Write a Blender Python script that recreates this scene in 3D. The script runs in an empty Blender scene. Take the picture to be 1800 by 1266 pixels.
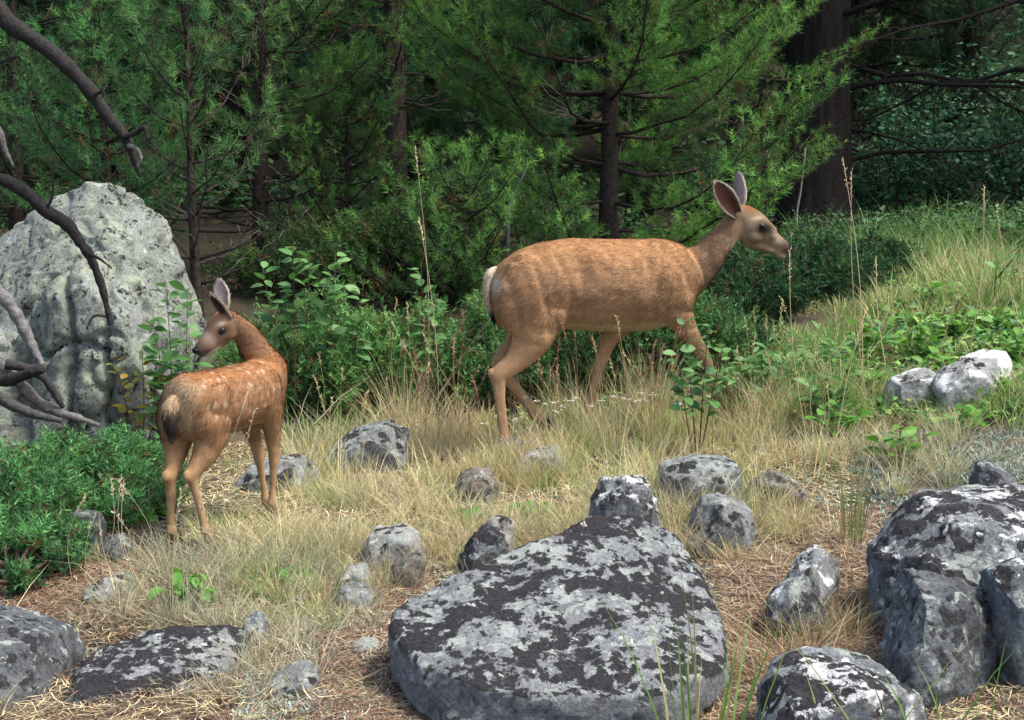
import bpy, bmesh, math, random
import numpy as np
from mathutils import Vector, Matrix

# ------------------------------------------------------------------ camera, sky, sun, exposure
scene = bpy.context.scene
COL = scene.collection
F = 2345.0                      # focal length in photograph pixels (1800 wide)
CAM = np.array([0.0, 0.0, 1.117])
PITCH = math.atan(277 / F)
cam_data = bpy.data.cameras.new('camera')
cam_data.sensor_fit = 'HORIZONTAL'
cam_data.sensor_width = 36.0
cam_data.lens = 36.0 * F / 1800.0
cam_data.clip_start = 0.05
cam_data.clip_end = 1000.0
cam = bpy.data.objects.new('camera', cam_data)
COL.objects.link(cam)
cam.location = CAM
cam.rotation_euler = (math.pi / 2 - PITCH, 0, 0)
scene.camera = cam

SUN_EL, SUN_AZ = math.radians(60), math.radians(110)    # azimuth clockwise from +Y (view direction)
world = bpy.data.worlds.new('World')
scene.world = world
world.use_nodes = True
wn = world.node_tree
bg = wn.nodes['Background']
sky = wn.nodes.new('ShaderNodeTexSky')
sky.sky_type = 'NISHITA'
sky.sun_disc = False
sky.sun_elevation = SUN_EL
sky.sun_rotation = SUN_AZ
sky.air_density = 0.8
sky.dust_density = 3.0
sky.ozone_density = 0.6
wn.links.new(sky.outputs[0], bg.inputs[0])
bg.inputs[1].default_value = 0.15
sun_data = bpy.data.lights.new('sun', 'SUN')
sun_data.energy = 2.0
sun_data.angle = math.radians(14)
sun_data.color = (1.0, 0.965, 0.90)
sun = bpy.data.objects.new('sun', sun_data)
COL.objects.link(sun)
sdir = Vector((math.sin(SUN_AZ) * math.cos(SUN_EL), math.cos(SUN_AZ) * math.cos(SUN_EL), math.sin(SUN_EL)))
sun.rotation_euler = sdir.to_track_quat('Z', 'Y').to_euler()
sun.location = (0, 0, 30)
vs = scene.view_settings
vs.view_transform = 'Standard'
vs.look = 'None'
vs.gamma = 1.0
vs.exposure = 1.2
vs.use_curve_mapping = False
scene.cycles.max_bounces = 6
scene.cycles.diffuse_bounces = 3
scene.cycles.transmission_bounces = 3
scene.cycles.glossy_bounces = 2

# ------------------------------------------------------------------ numeric helpers
cp, sp = math.cos(PITCH), math.sin(PITCH)

def W(px, py, d):
    """photo pixel + distance along the view (world y) -> world point"""
    a = (px - 900.0) / F
    b = (633.0 - py) / F
    dy = cp + b * sp
    dz = -sp + b * cp
    return np.array([a / dy * d, d, CAM[2] + dz / dy * d])

def project(P):
    P = np.atleast_2d(P) - CAM
    zc = P[:, 1] * cp - P[:, 2] * sp
    yc = P[:, 1] * sp + P[:, 2] * cp
    return 900 + F * P[:, 0] / zc, 633 - F * yc / zc

def _hash(ix, iy, iz, seed):
    with np.errstate(over='ignore'):
        h = (ix.astype(np.uint32) * np.uint32(374761393) + iy.astype(np.uint32) * np.uint32(668265263)
             + iz.astype(np.uint32) * np.uint32(2246822519) + np.uint32((seed * 3266489917) & 0xffffffff))
        h = (h ^ (h >> np.uint32(13))) * np.uint32(1274126177)
        h = h ^ (h >> np.uint32(16))
    return h.astype(np.float64) / 4294967295.0

def vnoise(P, seed=0):
    P = np.asarray(P, float)
    i = np.floor(P).astype(np.int64)
    f = P - i
    f = f * f * (3 - 2 * f)
    r = 0
    for dx in (0, 1):
        for dy in (0, 1):
            for dz in (0, 1):
                w = (f[:, 0] if dx else 1 - f[:, 0]) * (f[:, 1] if dy else 1 - f[:, 1]) * (f[:, 2] if dz else 1 - f[:, 2])
                r = r + w * _hash(i[:, 0] + dx, i[:, 1] + dy, i[:, 2] + dz, seed)
    return r * 2 - 1

def fbm(P, seed=0, octaves=4, gain=0.5):
    r, a = 0, 1.0
    P = np.asarray(P, float)
    for k in range(octaves):
        r = r + a * vnoise(P * (2 ** k) + 17.3 * k, seed + k)
        a *= gain
    return r

def sstep(a, b, x):
    t = np.clip((x - a) / (b - a), 0, 1)
    return t * t * (3 - 2 * t)

def unit(v):
    v = np.asarray(v, float)
    return v / (np.linalg.norm(v, axis=-1, keepdims=True) + 1e-12)

# ------------------------------------------------------------------ ground height
CTRL = np.array([W(*c) for c in [
    (100, 1240, 2.9), (700, 1240, 2.95), (1300, 1240, 2.95), (1750, 1240, 2.75),
    (-150, 1100, 3.5), (330, 970, 4.28), (450, 912, 4.72), (880, 803, 5.9), (640, 850, 5.45),
    (700, 980, 4.25), (1100, 930, 4.6), (1400, 920, 4.5), (1800, 880, 4.5), (2000, 900, 4.3),
    (1250, 735, 6.05), (1600, 720, 5.6), (1800, 650, 6.0), (2050, 640, 6.0),
    (1500, 570, 7.4), (1800, 470, 8.3), (2100, 420, 8.5), (1560, 475, 9.3), (1400, 415, 14.0), (1750, 395, 14.0),
    (2300, 330, 14.0), (1000, 560, 8.2), (1070, 480, 10.3), (700, 690, 7.6), (685, 410, 12.5), (660, 372, 16.0),
    (100, 742, 6.8), (-250, 740, 6.8), (340, 560, 9.0), (100, 480, 11.0), (-300, 480, 12.0), (120, 400, 17.0),
    (1300, 380, 20.0), (1800, 360, 20.0), (700, 335, 24.0), (100, 350, 24.0)]]
    + [np.array(p, float) for p in [(-3, 1, 0.0), (0, 0, 0.0), (3, 0, 0.05), (0, -15, -1.0), (-20, -10, -1.0), (20, -10, 0.5),
      (-15, 8, 0.2), (-30, 20, 1.5), (15, 8, 3.0), (30, 20, 6), (-40, 45, 8.5), (0, 45, 8.0), (40, 45, 11),
      (-80, 90, 26), (0, 90, 26), (80, 90, 30), (-80, 20, 8), (80, 20, 14), (-80, -40, -2), (80, -40, 3), (0, 150, 45), (-110, 150, 45), (110, 150, 50)]])

def _phi(r):
    return np.sqrt(r * r + 0.6 ** 2)

_n = len(CTRL)
_A = np.zeros((_n + 3, _n + 3))
_D = np.linalg.norm(CTRL[:, None, :2] - CTRL[None, :, :2], axis=2)
_A[:_n, :_n] = _phi(_D) - 0.02 * np.eye(_n)
_A[:_n, _n] = 1
_A[:_n, _n + 1:] = CTRL[:, :2]
_A[_n:, :_n] = _A[:_n, _n:].T
_C = np.linalg.solve(_A, np.concatenate([CTRL[:, 2], np.zeros(3)]))

def gz(x, y):
    x = np.atleast_1d(np.asarray(x, float)).ravel()
    y = np.atleast_1d(np.asarray(y, float)).ravel()
    r = np.sqrt((x[:, None] - CTRL[None, :, 0]) ** 2 + (y[:, None] - CTRL[None, :, 1]) ** 2)
    z = _phi(r) @ _C[:_n] + _C[_n] + _C[_n + 1] * x + _C[_n + 2] * y
    P = np.stack([x, y, 0 * x], 1)
    far = sstep(4, 30, y)
    z = z + 0.022 * fbm(P * 2.1, 5, 3) * (1 - far) + far * 0.35 * fbm(P * 0.25, 6, 3)
    return z

def hit(px, py, dmax=30.0):
    """where the view ray through each pixel meets the ground"""
    px = np.atleast_1d(np.asarray(px, float)); py = np.atleast_1d(np.asarray(py, float))
    a = (px - 900.0) / F; b = (633.0 - py) / F
    dy = cp + b * sp; dz = -sp + b * cp
    sx, sz = a / dy, dz / dy
    d = np.full(len(px), 2.0); lo = d.copy(); done = np.zeros(len(px), bool)
    step = 0.12
    while True:
        act = ~done & (d < dmax)
        if not act.any():
            break
        g = gz(sx[act] * d[act], d[act])
        below = CAM[2] + sz[act] * d[act] < g
        idx = np.where(act)[0]
        done[idx[below]] = True
        lo[idx[~below]] = d[idx[~below]]
        d[idx[~below]] = d[idx[~below]] + step * (1 + 0.1 * d[idx[~below]])
    hi = d.copy()
    for _ in range(10):
        m = 0.5 * (lo + hi)
        below = CAM[2] + sz * m < gz(sx * m, m)
        hi = np.where(below, m, hi); lo = np.where(below, lo, m)
    return np.stack([sx * hi, hi, gz(sx * hi, hi)], 1), done

def hit1(px, py):
    return hit([px], [py])[0][0]

# ------------------------------------------------------------------ objects and meshes
def tag(o, label=None, cat=None, group=None, kind=None):
    if label: o['label'] = label
    if cat: o['category'] = cat
    if group: o['group'] = group
    if kind: o['kind'] = kind
    return o

def empty(name, loc, label=None, cat=None, group=None):
    o = bpy.data.objects.new(name, None)
    o.empty_display_size = 0.05
    o.location = [float(c) for c in loc]
    COL.objects.link(o)
    return tag(o, label, cat, group)

def mesh_np(name, V, faces, col=None, mat=None, smooth=True):
    """faces: array or list of arrays (tri / quad)"""
    me = bpy.data.meshes.new(name)
    V = np.ascontiguousarray(V, np.float32)
    if not isinstance(faces, list):
        faces = [faces]
    faces = [np.asarray(f, np.int32) for f in faces if len(f)]
    me.vertices.add(len(V))
    me.vertices.foreach_set('co', V.ravel())
    loops = np.concatenate([f.ravel() for f in faces])
    starts, s = [], 0
    for f in faces:
        k = f.shape[1]
        starts.append(s + np.arange(len(f)) * k)
        s += f.size
    starts = np.concatenate(starts).astype(np.int32)
    me.loops.add(len(loops))
    me.loops.foreach_set('vertex_index', loops)
    me.polygons.add(len(starts))
    me.polygons.foreach_set('loop_start', starts)
    me.update(calc_edges=True)
    if smooth:
        me.polygons.foreach_set('use_smooth', np.ones(len(starts), bool))
    if col is not None:
        set_col(me, col)
    if mat:
        me.materials.append(mat)
    return me

def set_col(me, col):
    c = np.ones((len(col), 4), np.float32)
    c[:, :3] = np.clip(col, 0, 1)
    at = me.attributes.new('Col', 'FLOAT_COLOR', 'POINT')
    at.data.foreach_set('color', c.ravel())

def obj(name, me, parent=None, loc=None):
    o = bpy.data.objects.new(name, me)
    COL.objects.link(o)
    if loc is not None:
        o.location = [float(c) for c in loc]
    if parent:
        o.parent = parent
    return o

def verts_of(me):
    v = np.zeros(len(me.vertices) * 3, np.float32)
    me.vertices.foreach_get('co', v)
    return v.reshape(-1, 3).astype(float)

def normals_of(me):
    v = np.zeros(len(me.vertices) * 3, np.float32)
    me.vertex_normals.foreach_get('vector', v)
    return v.reshape(-1, 3).astype(float)

class MB:
    """collects vertex and face arrays"""
    def __init__(self):
        self.V, self.T, self.Q, self.C, self.n = [], [], [], [], 0
    def add(self, V, tri=None, quad=None, col=None):
        V = np.asarray(V, float)
        if tri is not None and len(tri): self.T.append(np.asarray(tri, np.int64) + self.n)
        if quad is not None and len(quad): self.Q.append(np.asarray(quad, np.int64) + self.n)
        self.V.append(V); self.n += len(V)
        c = np.asarray(col if col is not None else (0.5, 0.5, 0.5), float)
        self.C.append(np.broadcast_to(c, (len(V), 3)))
    def mesh(self, name, mat=None, smooth=True, origin=None):
        V = np.concatenate(self.V)
        if origin is not None:
            V = V - np.asarray(origin)
        fs = []
        if self.T: fs.append(np.concatenate(self.T))
        if self.Q: fs.append(np.concatenate(self.Q))
        return mesh_np(name, V, fs, np.concatenate(self.C), mat, smooth)

def tube(path, radii, sides=6, flat=None):
    """closed tapered tube along a path"""
    path = np.asarray(path, float); n = len(path)
    radii = np.broadcast_to(np.asarray(radii, float), (n,))
    t = np.gradient(path, axis=0); t = unit(t)
    ref = np.array([0.31, 0.22, 0.92]) if abs(t[0] @ np.array([0.31, 0.22, 0.92])) < 0.8 else np.array([0.9, -0.4, 0.1])
    V = []
    a = np.arange(sides) * 2 * math.pi / sides
    u = unit(np.cross(t[0], ref))
    for k in range(n):
        u = unit(u - t[k] * (u @ t[k]))
        w = np.cross(t[k], u)
        V.append(path[k] + radii[k] * (np.cos(a)[:, None] * u + np.sin(a)[:, None] * w))
    V = np.concatenate(V + [path[:1], path[-1:]])
    i = np.arange(sides); j = (i + 1) % sides
    Q = np.concatenate([np.stack([k * sides + i, k * sides + j, (k + 1) * sides + j, (k + 1) * sides + i], 1) for k in range(n - 1)])
    T = np.concatenate([np.stack([j, i, np.full(sides, n * sides)], 1),
                        np.stack([(n - 1) * sides + i, (n - 1) * sides + j, np.full(sides, n * sides + 1)], 1)])
    return V, T, Q

def smooth_path(pts, n):
    """Catmull-Rom through the points"""
    P = np.asarray(pts, float)
    P = np.concatenate([2 * P[:1] - P[1:2], P, 2 * P[-1:] - P[-2:-1]])
    out = []
    m = len(P) - 3
    for s in np.linspace(0, m - 1e-6, n):
        k = int(s); t = s - k
        a, b, c, d = P[k], P[k + 1], P[k + 2], P[k + 3]
        out.append(0.5 * (2 * b + (c - a) * t + (2 * a - 5 * b + 4 * c - d) * t * t + (3 * b - a - 3 * c + d) * t ** 3))
    return np.array(out)

def voxel(me, size, smooth_it=2, factor=0.5):
    """union + even topology through the voxel remesher"""
    o = bpy.data.objects.new('tmp', me)
    COL.objects.link(o)
    r = o.modifiers.new('r', 'REMESH'); r.mode = 'VOXEL'; r.voxel_size = size; r.use_smooth_shade = True
    if smooth_it:
        s = o.modifiers.new('s', 'SMOOTH'); s.factor = factor; s.iterations = smooth_it
    dg = bpy.context.evaluated_depsgraph_get()
    dg.update()
    out = bpy.data.meshes.new_from_object(o.evaluated_get(dg))
    bpy.data.objects.remove(o)
    bpy.data.meshes.remove(me)
    return out

# ------------------------------------------------------------------ materials
def new_mat(name):
    m = bpy.data.materials.new(name)
    m.use_nodes = True
    nt = m.node_tree
    for n in list(nt.nodes):
        if n.type != 'OUTPUT_MATERIAL':
            nt.nodes.remove(n)
    return m, nt, [n for n in nt.nodes if n.type == 'OUTPUT_MATERIAL'][0]

def nd(nt, t, **kw):
    n = nt.nodes.new(t)
    for k, v in kw.items():
        if k.startswith('i_'):
            key = k[2:]
            n.inputs[int(key) if key.isdigit() else key.replace('_', ' ')].default_value = v
        else:
            setattr(n, k, v)
    return n

def noise(nt, vec, scale, detail=4, rough=0.55, dist=0.0):
    n = nd(nt, 'ShaderNodeTexNoise', i_Scale=scale, i_Detail=detail, i_Roughness=rough, i_Distortion=dist)
    nt.links.new(vec, n.inputs['Vector'])
    return n.outputs['Fac']

def ramp(nt, fac, stops):
    n = nt.nodes.new('ShaderNodeValToRGB')
    cr = n.color_ramp
    while len(cr.elements) < len(stops):
        cr.elements.new(0.5)
    for e, (p, c) in zip(cr.elements, stops):
        e.position = p
        e.color = (c, c, c, 1) if isinstance(c, (int, float)) else (*c, 1)
    nt.links.new(fac, n.inputs[0])
    return n.outputs[0]

def mix(nt, fac, a, b, mode='MIX'):
    n = nt.nodes.new('ShaderNodeMix')
    n.data_type = 'RGBA'
    n.blend_type = mode
    def put(sock, v):
        if hasattr(v, 'is_output'):
            nt.links.new(v, sock)
        else:
            sock.default_value = v if not isinstance(v, tuple) or len(v) == 4 else (*v, 1)
    put(n.inputs[0], fac)
    put(n.inputs[6], a)
    put(n.inputs[7], b)
    return n.outputs[2]

def math_n(nt, op, a, b=0.0):
    n = nt.nodes.new('ShaderNodeMath'); n.operation = op
    for s, v in ((n.inputs[0], a), (n.inputs[1], b)):
        if hasattr(v, 'is_output'): nt.links.new(v, s)
        else: s.default_value = v
    return n.outputs[0]

def finish(nt, out, col, rough=0.9, bump=None, strength=0.4, dist=0.01, spec=0.2, trans=0.0, tcol=None, sheen=0.0):
    b = nd(nt, 'ShaderNodeBsdfPrincipled', i_Roughness=rough)
    b.inputs['Specular IOR Level'].default_value = spec
    nt.links.new(col, b.inputs['Base Color'])
    if bump is not None:
        bn = nd(nt, 'ShaderNodeBump', i_Strength=strength, i_Distance=dist)
        nt.links.new(bump, bn.inputs['Height'])
        nt.links.new(bn.outputs[0], b.inputs['Normal'])
    sh = b.outputs[0]
    if trans:
        t = nt.nodes.new('ShaderNodeBsdfTranslucent')
        nt.links.new(tcol or col, t.inputs[0])
        mx = nd(nt, 'ShaderNodeMixShader', i_0=trans)
        nt.links.new(sh, mx.inputs[1]); nt.links.new(t.outputs[0], mx.inputs[2])
        sh = mx.outputs[0]
    nt.links.new(sh, out.inputs['Surface'])

def mat_attr(name, rough=0.8, trans=0.0, spec=0.2, noise_scale=None, amount=0.3, bump_scale=None, strength=0.3):
    """colour from the mesh's own colour attribute, with some procedural variation"""
    m, nt, out = new_mat(name)
    at = nd(nt, 'ShaderNodeAttribute', attribute_name='Col')
    c = at.outputs['Color']
    tc = nt.nodes.new('ShaderNodeTexCoord')
    if noise_scale:
        f = noise(nt, tc.outputs['Object'], noise_scale, 4)
        c = mix(nt, 1.0, c, ramp(nt, f, [(0.3, 1 - amount), (0.7, 1.0 + 0 * amount)]), 'MULTIPLY')
    b = noise(nt, tc.outputs['Object'], bump_scale, 4) if bump_scale else None
    finish(nt, out, c, rough, b, strength, 0.01, spec, trans)
    return m

def mat_leaf(name, cols, trans=0.35, rough=0.45, spec=0.4):
    """each leaf object picks its own tint"""
    m, nt, out = new_mat(name)
    oi = nt.nodes.new('ShaderNodeObjectInfo')
    c = ramp(nt, oi.outputs['Random'], [(k / max(1, len(cols) - 1), c) for k, c in enumerate(cols)])
    tc = nt.nodes.new('ShaderNodeTexCoord')
    f = noise(nt, tc.outputs['Object'], 60, 3)
    c = mix(nt, 0.35, c, ramp(nt, f, [(0.3, 0.55), (0.7, 1.0)]), 'MULTIPLY')
    finish(nt, out, c, rough, f, 0.25, 0.004, spec, trans)
    return m

def mat_rock(name, base_a, base_b, dark=0.0, pale=0.3, white=0.0, dark_scale=9.0, pale_scale=14.0, green=0.0, up=True):
    """weathered stone with crusts of black, pale and white lichen"""
    m, nt, out = new_mat(name)
    tc = nt.nodes.new('ShaderNodeTexCoord')
    oi = nt.nodes.new('ShaderNodeObjectInfo')
    va = nd(nt, 'ShaderNodeVectorMath', operation='ADD')
    nt.links.new(tc.outputs['Object'], va.inputs[0]); nt.links.new(math_n(nt, 'MULTIPLY', oi.outputs['Random'], 37.0), va.inputs[1])
    v = va.outputs[0]
    f = noise(nt, v, 7, 8, 0.65, 0.4)
    c = ramp(nt, f, [(0.3, base_a), (0.52, tuple(0.5 * (p + q) for p, q in zip(base_a, base_b))), (0.72, base_b)])
    fine = noise(nt, v, 90, 5, 0.7)
    c = mix(nt, 1.0, c, ramp(nt, fine, [(0.32, 0.4), (0.5, 0.9), (0.7, 1.35)]), 'MULTIPLY')
    geo = nt.nodes.new('ShaderNodeNewGeometry')
    sx = nt.nodes.new('ShaderNodeSeparateXYZ'); nt.links.new(geo.outputs['Normal'], sx.inputs[0])
    upm = ramp(nt, sx.outputs[2], [(0.0, 0.0), (0.45, 1.0)]) if up else None
    height = math_n(nt, 'MULTIPLY', fine, 0.6)
    def crust(c, height, amt, scale, colour_a, colour_b, det, lift, seedv, rough=0.65, rosette=False):
        mp = nd(nt, 'ShaderNodeMapping'); mp.inputs['Location'].default_value = (seedv, seedv * 1.7, -seedv)
        nt.links.new(v, mp.inputs['Vector'])
        f1 = noise(nt, mp.outputs[0], scale, det, rough, 0.3)
        f1 = math_n(nt, 'ADD', math_n(nt, 'MULTIPLY', f1, 0.62), math_n(nt, 'MULTIPLY', noise(nt, mp.outputs[0], scale * 3.4, 6, 0.7, 0.5), 0.38))
        if rosette:     # separate rounded thalli with lobed edges
            wv = nd(nt, 'ShaderNodeTexNoise', i_Scale=scale * 4.5, i_Detail=4.0, i_Roughness=0.7)
            nt.links.new(mp.outputs[0], wv.inputs['Vector'])
            dv = nd(nt, 'ShaderNodeVectorMath', operation='MULTIPLY_ADD')
            nt.links.new(wv.outputs['Color'], dv.inputs[0]); dv.inputs[1].default_value = (0.045, 0.045, 0.045); nt.links.new(mp.outputs[0], dv.inputs[2])
            vo = nd(nt, 'ShaderNodeTexVoronoi', i_Scale=scale * 2.1); nt.links.new(dv.outputs[0], vo.inputs['Vector'])
            big = noise(nt, mp.outputs[0], scale * 0.45, 3, 0.5)
            f1 = math_n(nt, 'ADD', math_n(nt, 'MULTIPLY', f1, 0.75), math_n(nt, 'SUBTRACT', math_n(nt, 'MULTIPLY', big, 0.55), math_n(nt, 'MULTIPLY', vo.outputs['Distance'], 0.27)))
        lo = 0.63 - 0.28 * amt
        mask = ramp(nt, f1, [(lo, 0.0), (lo + 0.022, 1.0)])
        if upm is not None:
            mask = math_n(nt, 'MULTIPLY', mask, upm)
        f2 = noise(nt, mp.outputs[0], scale * 9, 4, 0.7)
        cc = ramp(nt, f2, [(0.3, colour_a), (0.7, colour_b)])
        return mix(nt, mask, c, cc), math_n(nt, 'ADD', height, math_n(nt, 'MULTIPLY', math_n(nt, 'MULTIPLY', mask, lift), math_n(nt, 'ADD', f2, 0.3)))
    if pale:
        c, height = crust(c, height, pale, pale_scale, (0.19, 0.21, 0.19), (0.33, 0.35, 0.32), 7, 0.3, 3.1)
    if green:
        c, height = crust(c, height, green, pale_scale * 0.7, (0.20, 0.225, 0.165), (0.32, 0.35, 0.265), 8, 0.3, 8.4)
    if dark:
        c, height = crust(c, height, dark, dark_scale, (0.014, 0.014, 0.015), (0.062, 0.058, 0.06), 7, 1.8, 5.7, 0.62, True)
    if white:
        c, height = crust(c, height, white, pale_scale * 0.6, (0.46, 0.47, 0.45), (0.66, 0.66, 0.64), 6, 0.4, 11.3)
    finish(nt, out, c, 0.92, height, 0.75, 0.012, 0.15)
    return m

M = {}
M['needle'] = mat_attr('needle', 0.55, 0.38, 0.3)
M['juniper'] = mat_attr('juniper', 0.6, 0.3, 0.25)
M['grass'] = mat_attr('grass_blade', 0.6, 0.3, 0.25)
M['litter'] = mat_attr('litter', 0.8, 0.0, 0.15)
M['bark'] = mat_attr('bark', 0.95, 0.0, 0.1, 35, 0.6, 45, 0.8)
M['deadwood'] = mat_attr('deadwood', 0.85, 0.0, 0.2, 50, 0.55, 70, 0.7)
M['coat'] = mat_attr('coat', 0.85, 0.0, 0.1, 60, 0.15)
M['fur'] = mat_attr('fur', 0.75, 0.0, 0.12)
M['hoof'] = mat_attr('hoof', 0.5, 0.0, 0.4)
M['stem'] = mat_attr('stem', 0.7, 0.0, 0.2, 40, 0.4)
M['flower'] = mat_attr('flower', 0.7, 0.2, 0.2)
M['leaf_shrub'] = mat_leaf('leaf_shrub', [(0.08, 0.20, 0.05), (0.13, 0.30, 0.08), (0.21, 0.38, 0.13), (0.11, 0.26, 0.08)])
M['leaf_bright'] = mat_leaf('leaf_bright', [(0.10, 0.27, 0.03), (0.16, 0.36, 0.05), (0.12, 0.30, 0.06)])
M['leaf_yellow'] = mat_leaf('leaf_yellow', [(0.12, 0.25, 0.05), (0.45, 0.38, 0.05), (0.55, 0.36, 0.04), (0.2, 0.28, 0.06)])
M['leaf_teal'] = mat_attr('leaf_cover', 0.6, 0.2, 0.2)
mm, nt, out = new_mat('eye'); b = nd(nt, 'ShaderNodeBsdfPrincipled', i_Roughness=0.35)
b.inputs['Specular IOR Level'].default_value = 0.3
b.inputs['Base Color'].default_value = (0.006, 0.004, 0.003, 1); nt.links.new(b.outputs[0], out.inputs[0]); M['eye'] = mm

# ------------------------------------------------------------------ the ground
def grow(a, b, h0, k):
    v, x, h = [a], a, h0
    while x < b:
        x += h; h *= k; v.append(min(x, b))
    return np.array(v)

gx_r = grow(2.6, 140, 0.05, 1.09)
gx = np.concatenate([-gx_r[::-1], np.arange(-2.56, 2.59, 0.04), gx_r])
gy = np.concatenate([-grow(-1.8, 40, 0.2, 1.25)[::-1][:-1], np.arange(2.0, 8.0, 0.04), grow(8.0, 170, 0.05, 1.055)])
GX, GY = np.meshgrid(gx, gy)
GZ = gz(GX.ravel(), GY.ravel())
PP = np.stack([GX.ravel(), GY.ravel(), GZ], 1)
nearw = 1 - sstep(7, 12, PP[:, 1])
PP[:, 2] += 0.008 * fbm(PP * 9, 31, 3) * nearw
nx, ny = len(gx), len(gy)
ii = (np.arange(ny - 1)[:, None] * nx + np.arange(nx - 1)[None, :]).ravel()
GQ = np.stack([ii, ii + 1, ii + nx + 1, ii + nx], 1)
GH = PP[:, 2].reshape(ny, nx)
def gz(x, y):
    """height of the ground sheet (bilinear on its own grid)"""
    x = np.atleast_1d(np.asarray(x, float)).ravel(); y = np.atleast_1d(np.asarray(y, float)).ravel()
    i = np.clip(np.searchsorted(gx, x) - 1, 0, nx - 2); j = np.clip(np.searchsorted(gy, y) - 1, 0, ny - 2)
    u = np.clip((x - gx[i]) / (gx[i + 1] - gx[i]), 0, 1); w = np.clip((y - gy[j]) / (gy[j + 1] - gy[j]), 0, 1)
    return (GH[j, i] * (1 - u) + GH[j, i + 1] * u) * (1 - w) + (GH[j + 1, i] * (1 - u) + GH[j + 1, i + 1] * u) * w
m, nt, out = new_mat('forest_ground')
tc = nt.nodes.new('ShaderNodeTexCoord'); v = tc.outputs['Object']
f = noise(nt, v, 1.6, 6, 0.6, 0.3)
c = ramp(nt, f, [(0.3, (0.085, 0.055, 0.036)), (0.45, (0.14, 0.10, 0.065)), (0.58, (0.14, 0.13, 0.095)), (0.75, (0.22, 0.18, 0.12))])
f2 = noise(nt, v, 45, 8, 0.75, 0.6)
c = mix(nt, 1.0, c, ramp(nt, f2, [(0.3, 0.3), (0.5, 0.85), (0.72, 1.5)]), 'MULTIPLY')
f3 = noise(nt, v, 9, 6, 0.7)
c = mix(nt, ramp(nt, f3, [(0.58, 0.0), (0.64, 0.75)]), c, (0.22, 0.24, 0.19))
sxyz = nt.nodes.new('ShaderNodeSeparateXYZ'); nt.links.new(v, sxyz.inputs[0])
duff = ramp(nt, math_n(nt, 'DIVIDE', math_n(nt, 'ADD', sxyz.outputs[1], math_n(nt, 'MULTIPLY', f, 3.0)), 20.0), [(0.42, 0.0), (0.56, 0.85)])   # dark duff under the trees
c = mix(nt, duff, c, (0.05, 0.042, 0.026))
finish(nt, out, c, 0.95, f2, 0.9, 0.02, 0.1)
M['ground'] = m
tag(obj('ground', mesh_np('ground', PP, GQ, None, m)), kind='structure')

# ------------------------------------------------------------------ rocks
FOOT = []      # footprints (x, y, r) kept clear of grass roots

def poly_dist(Q, P):
    """distance of 2-D points to a polyline"""
    best = np.full(len(Q), 1e9)
    for a, b_ in zip(P[:-1], P[1:]):
        t = np.clip(((Q - a) @ (b_ - a)) / ((b_ - a) @ (b_ - a) + 1e-12), 0, 1)
        best = np.minimum(best, np.linalg.norm(Q - a - t[:, None] * (b_ - a), axis=1))
    return best

def hull_mesh(point_sets):
    bm = bmesh.new()
    for pts in point_sets:
        vs_ = [bm.verts.new([float(q) for q in p]) for p in pts]
        r = bmesh.ops.convex_hull(bm, input=vs_)
        junk = [g for g in r['geom_interior'] + r['geom_unused'] if isinstance(g, bmesh.types.BMVert)]
        bmesh.ops.delete(bm, geom=list(set(junk)), context='VERTS')
    me = bpy.data.meshes.new('hull')
    bm.to_mesh(me); bm.free()
    return me

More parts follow.
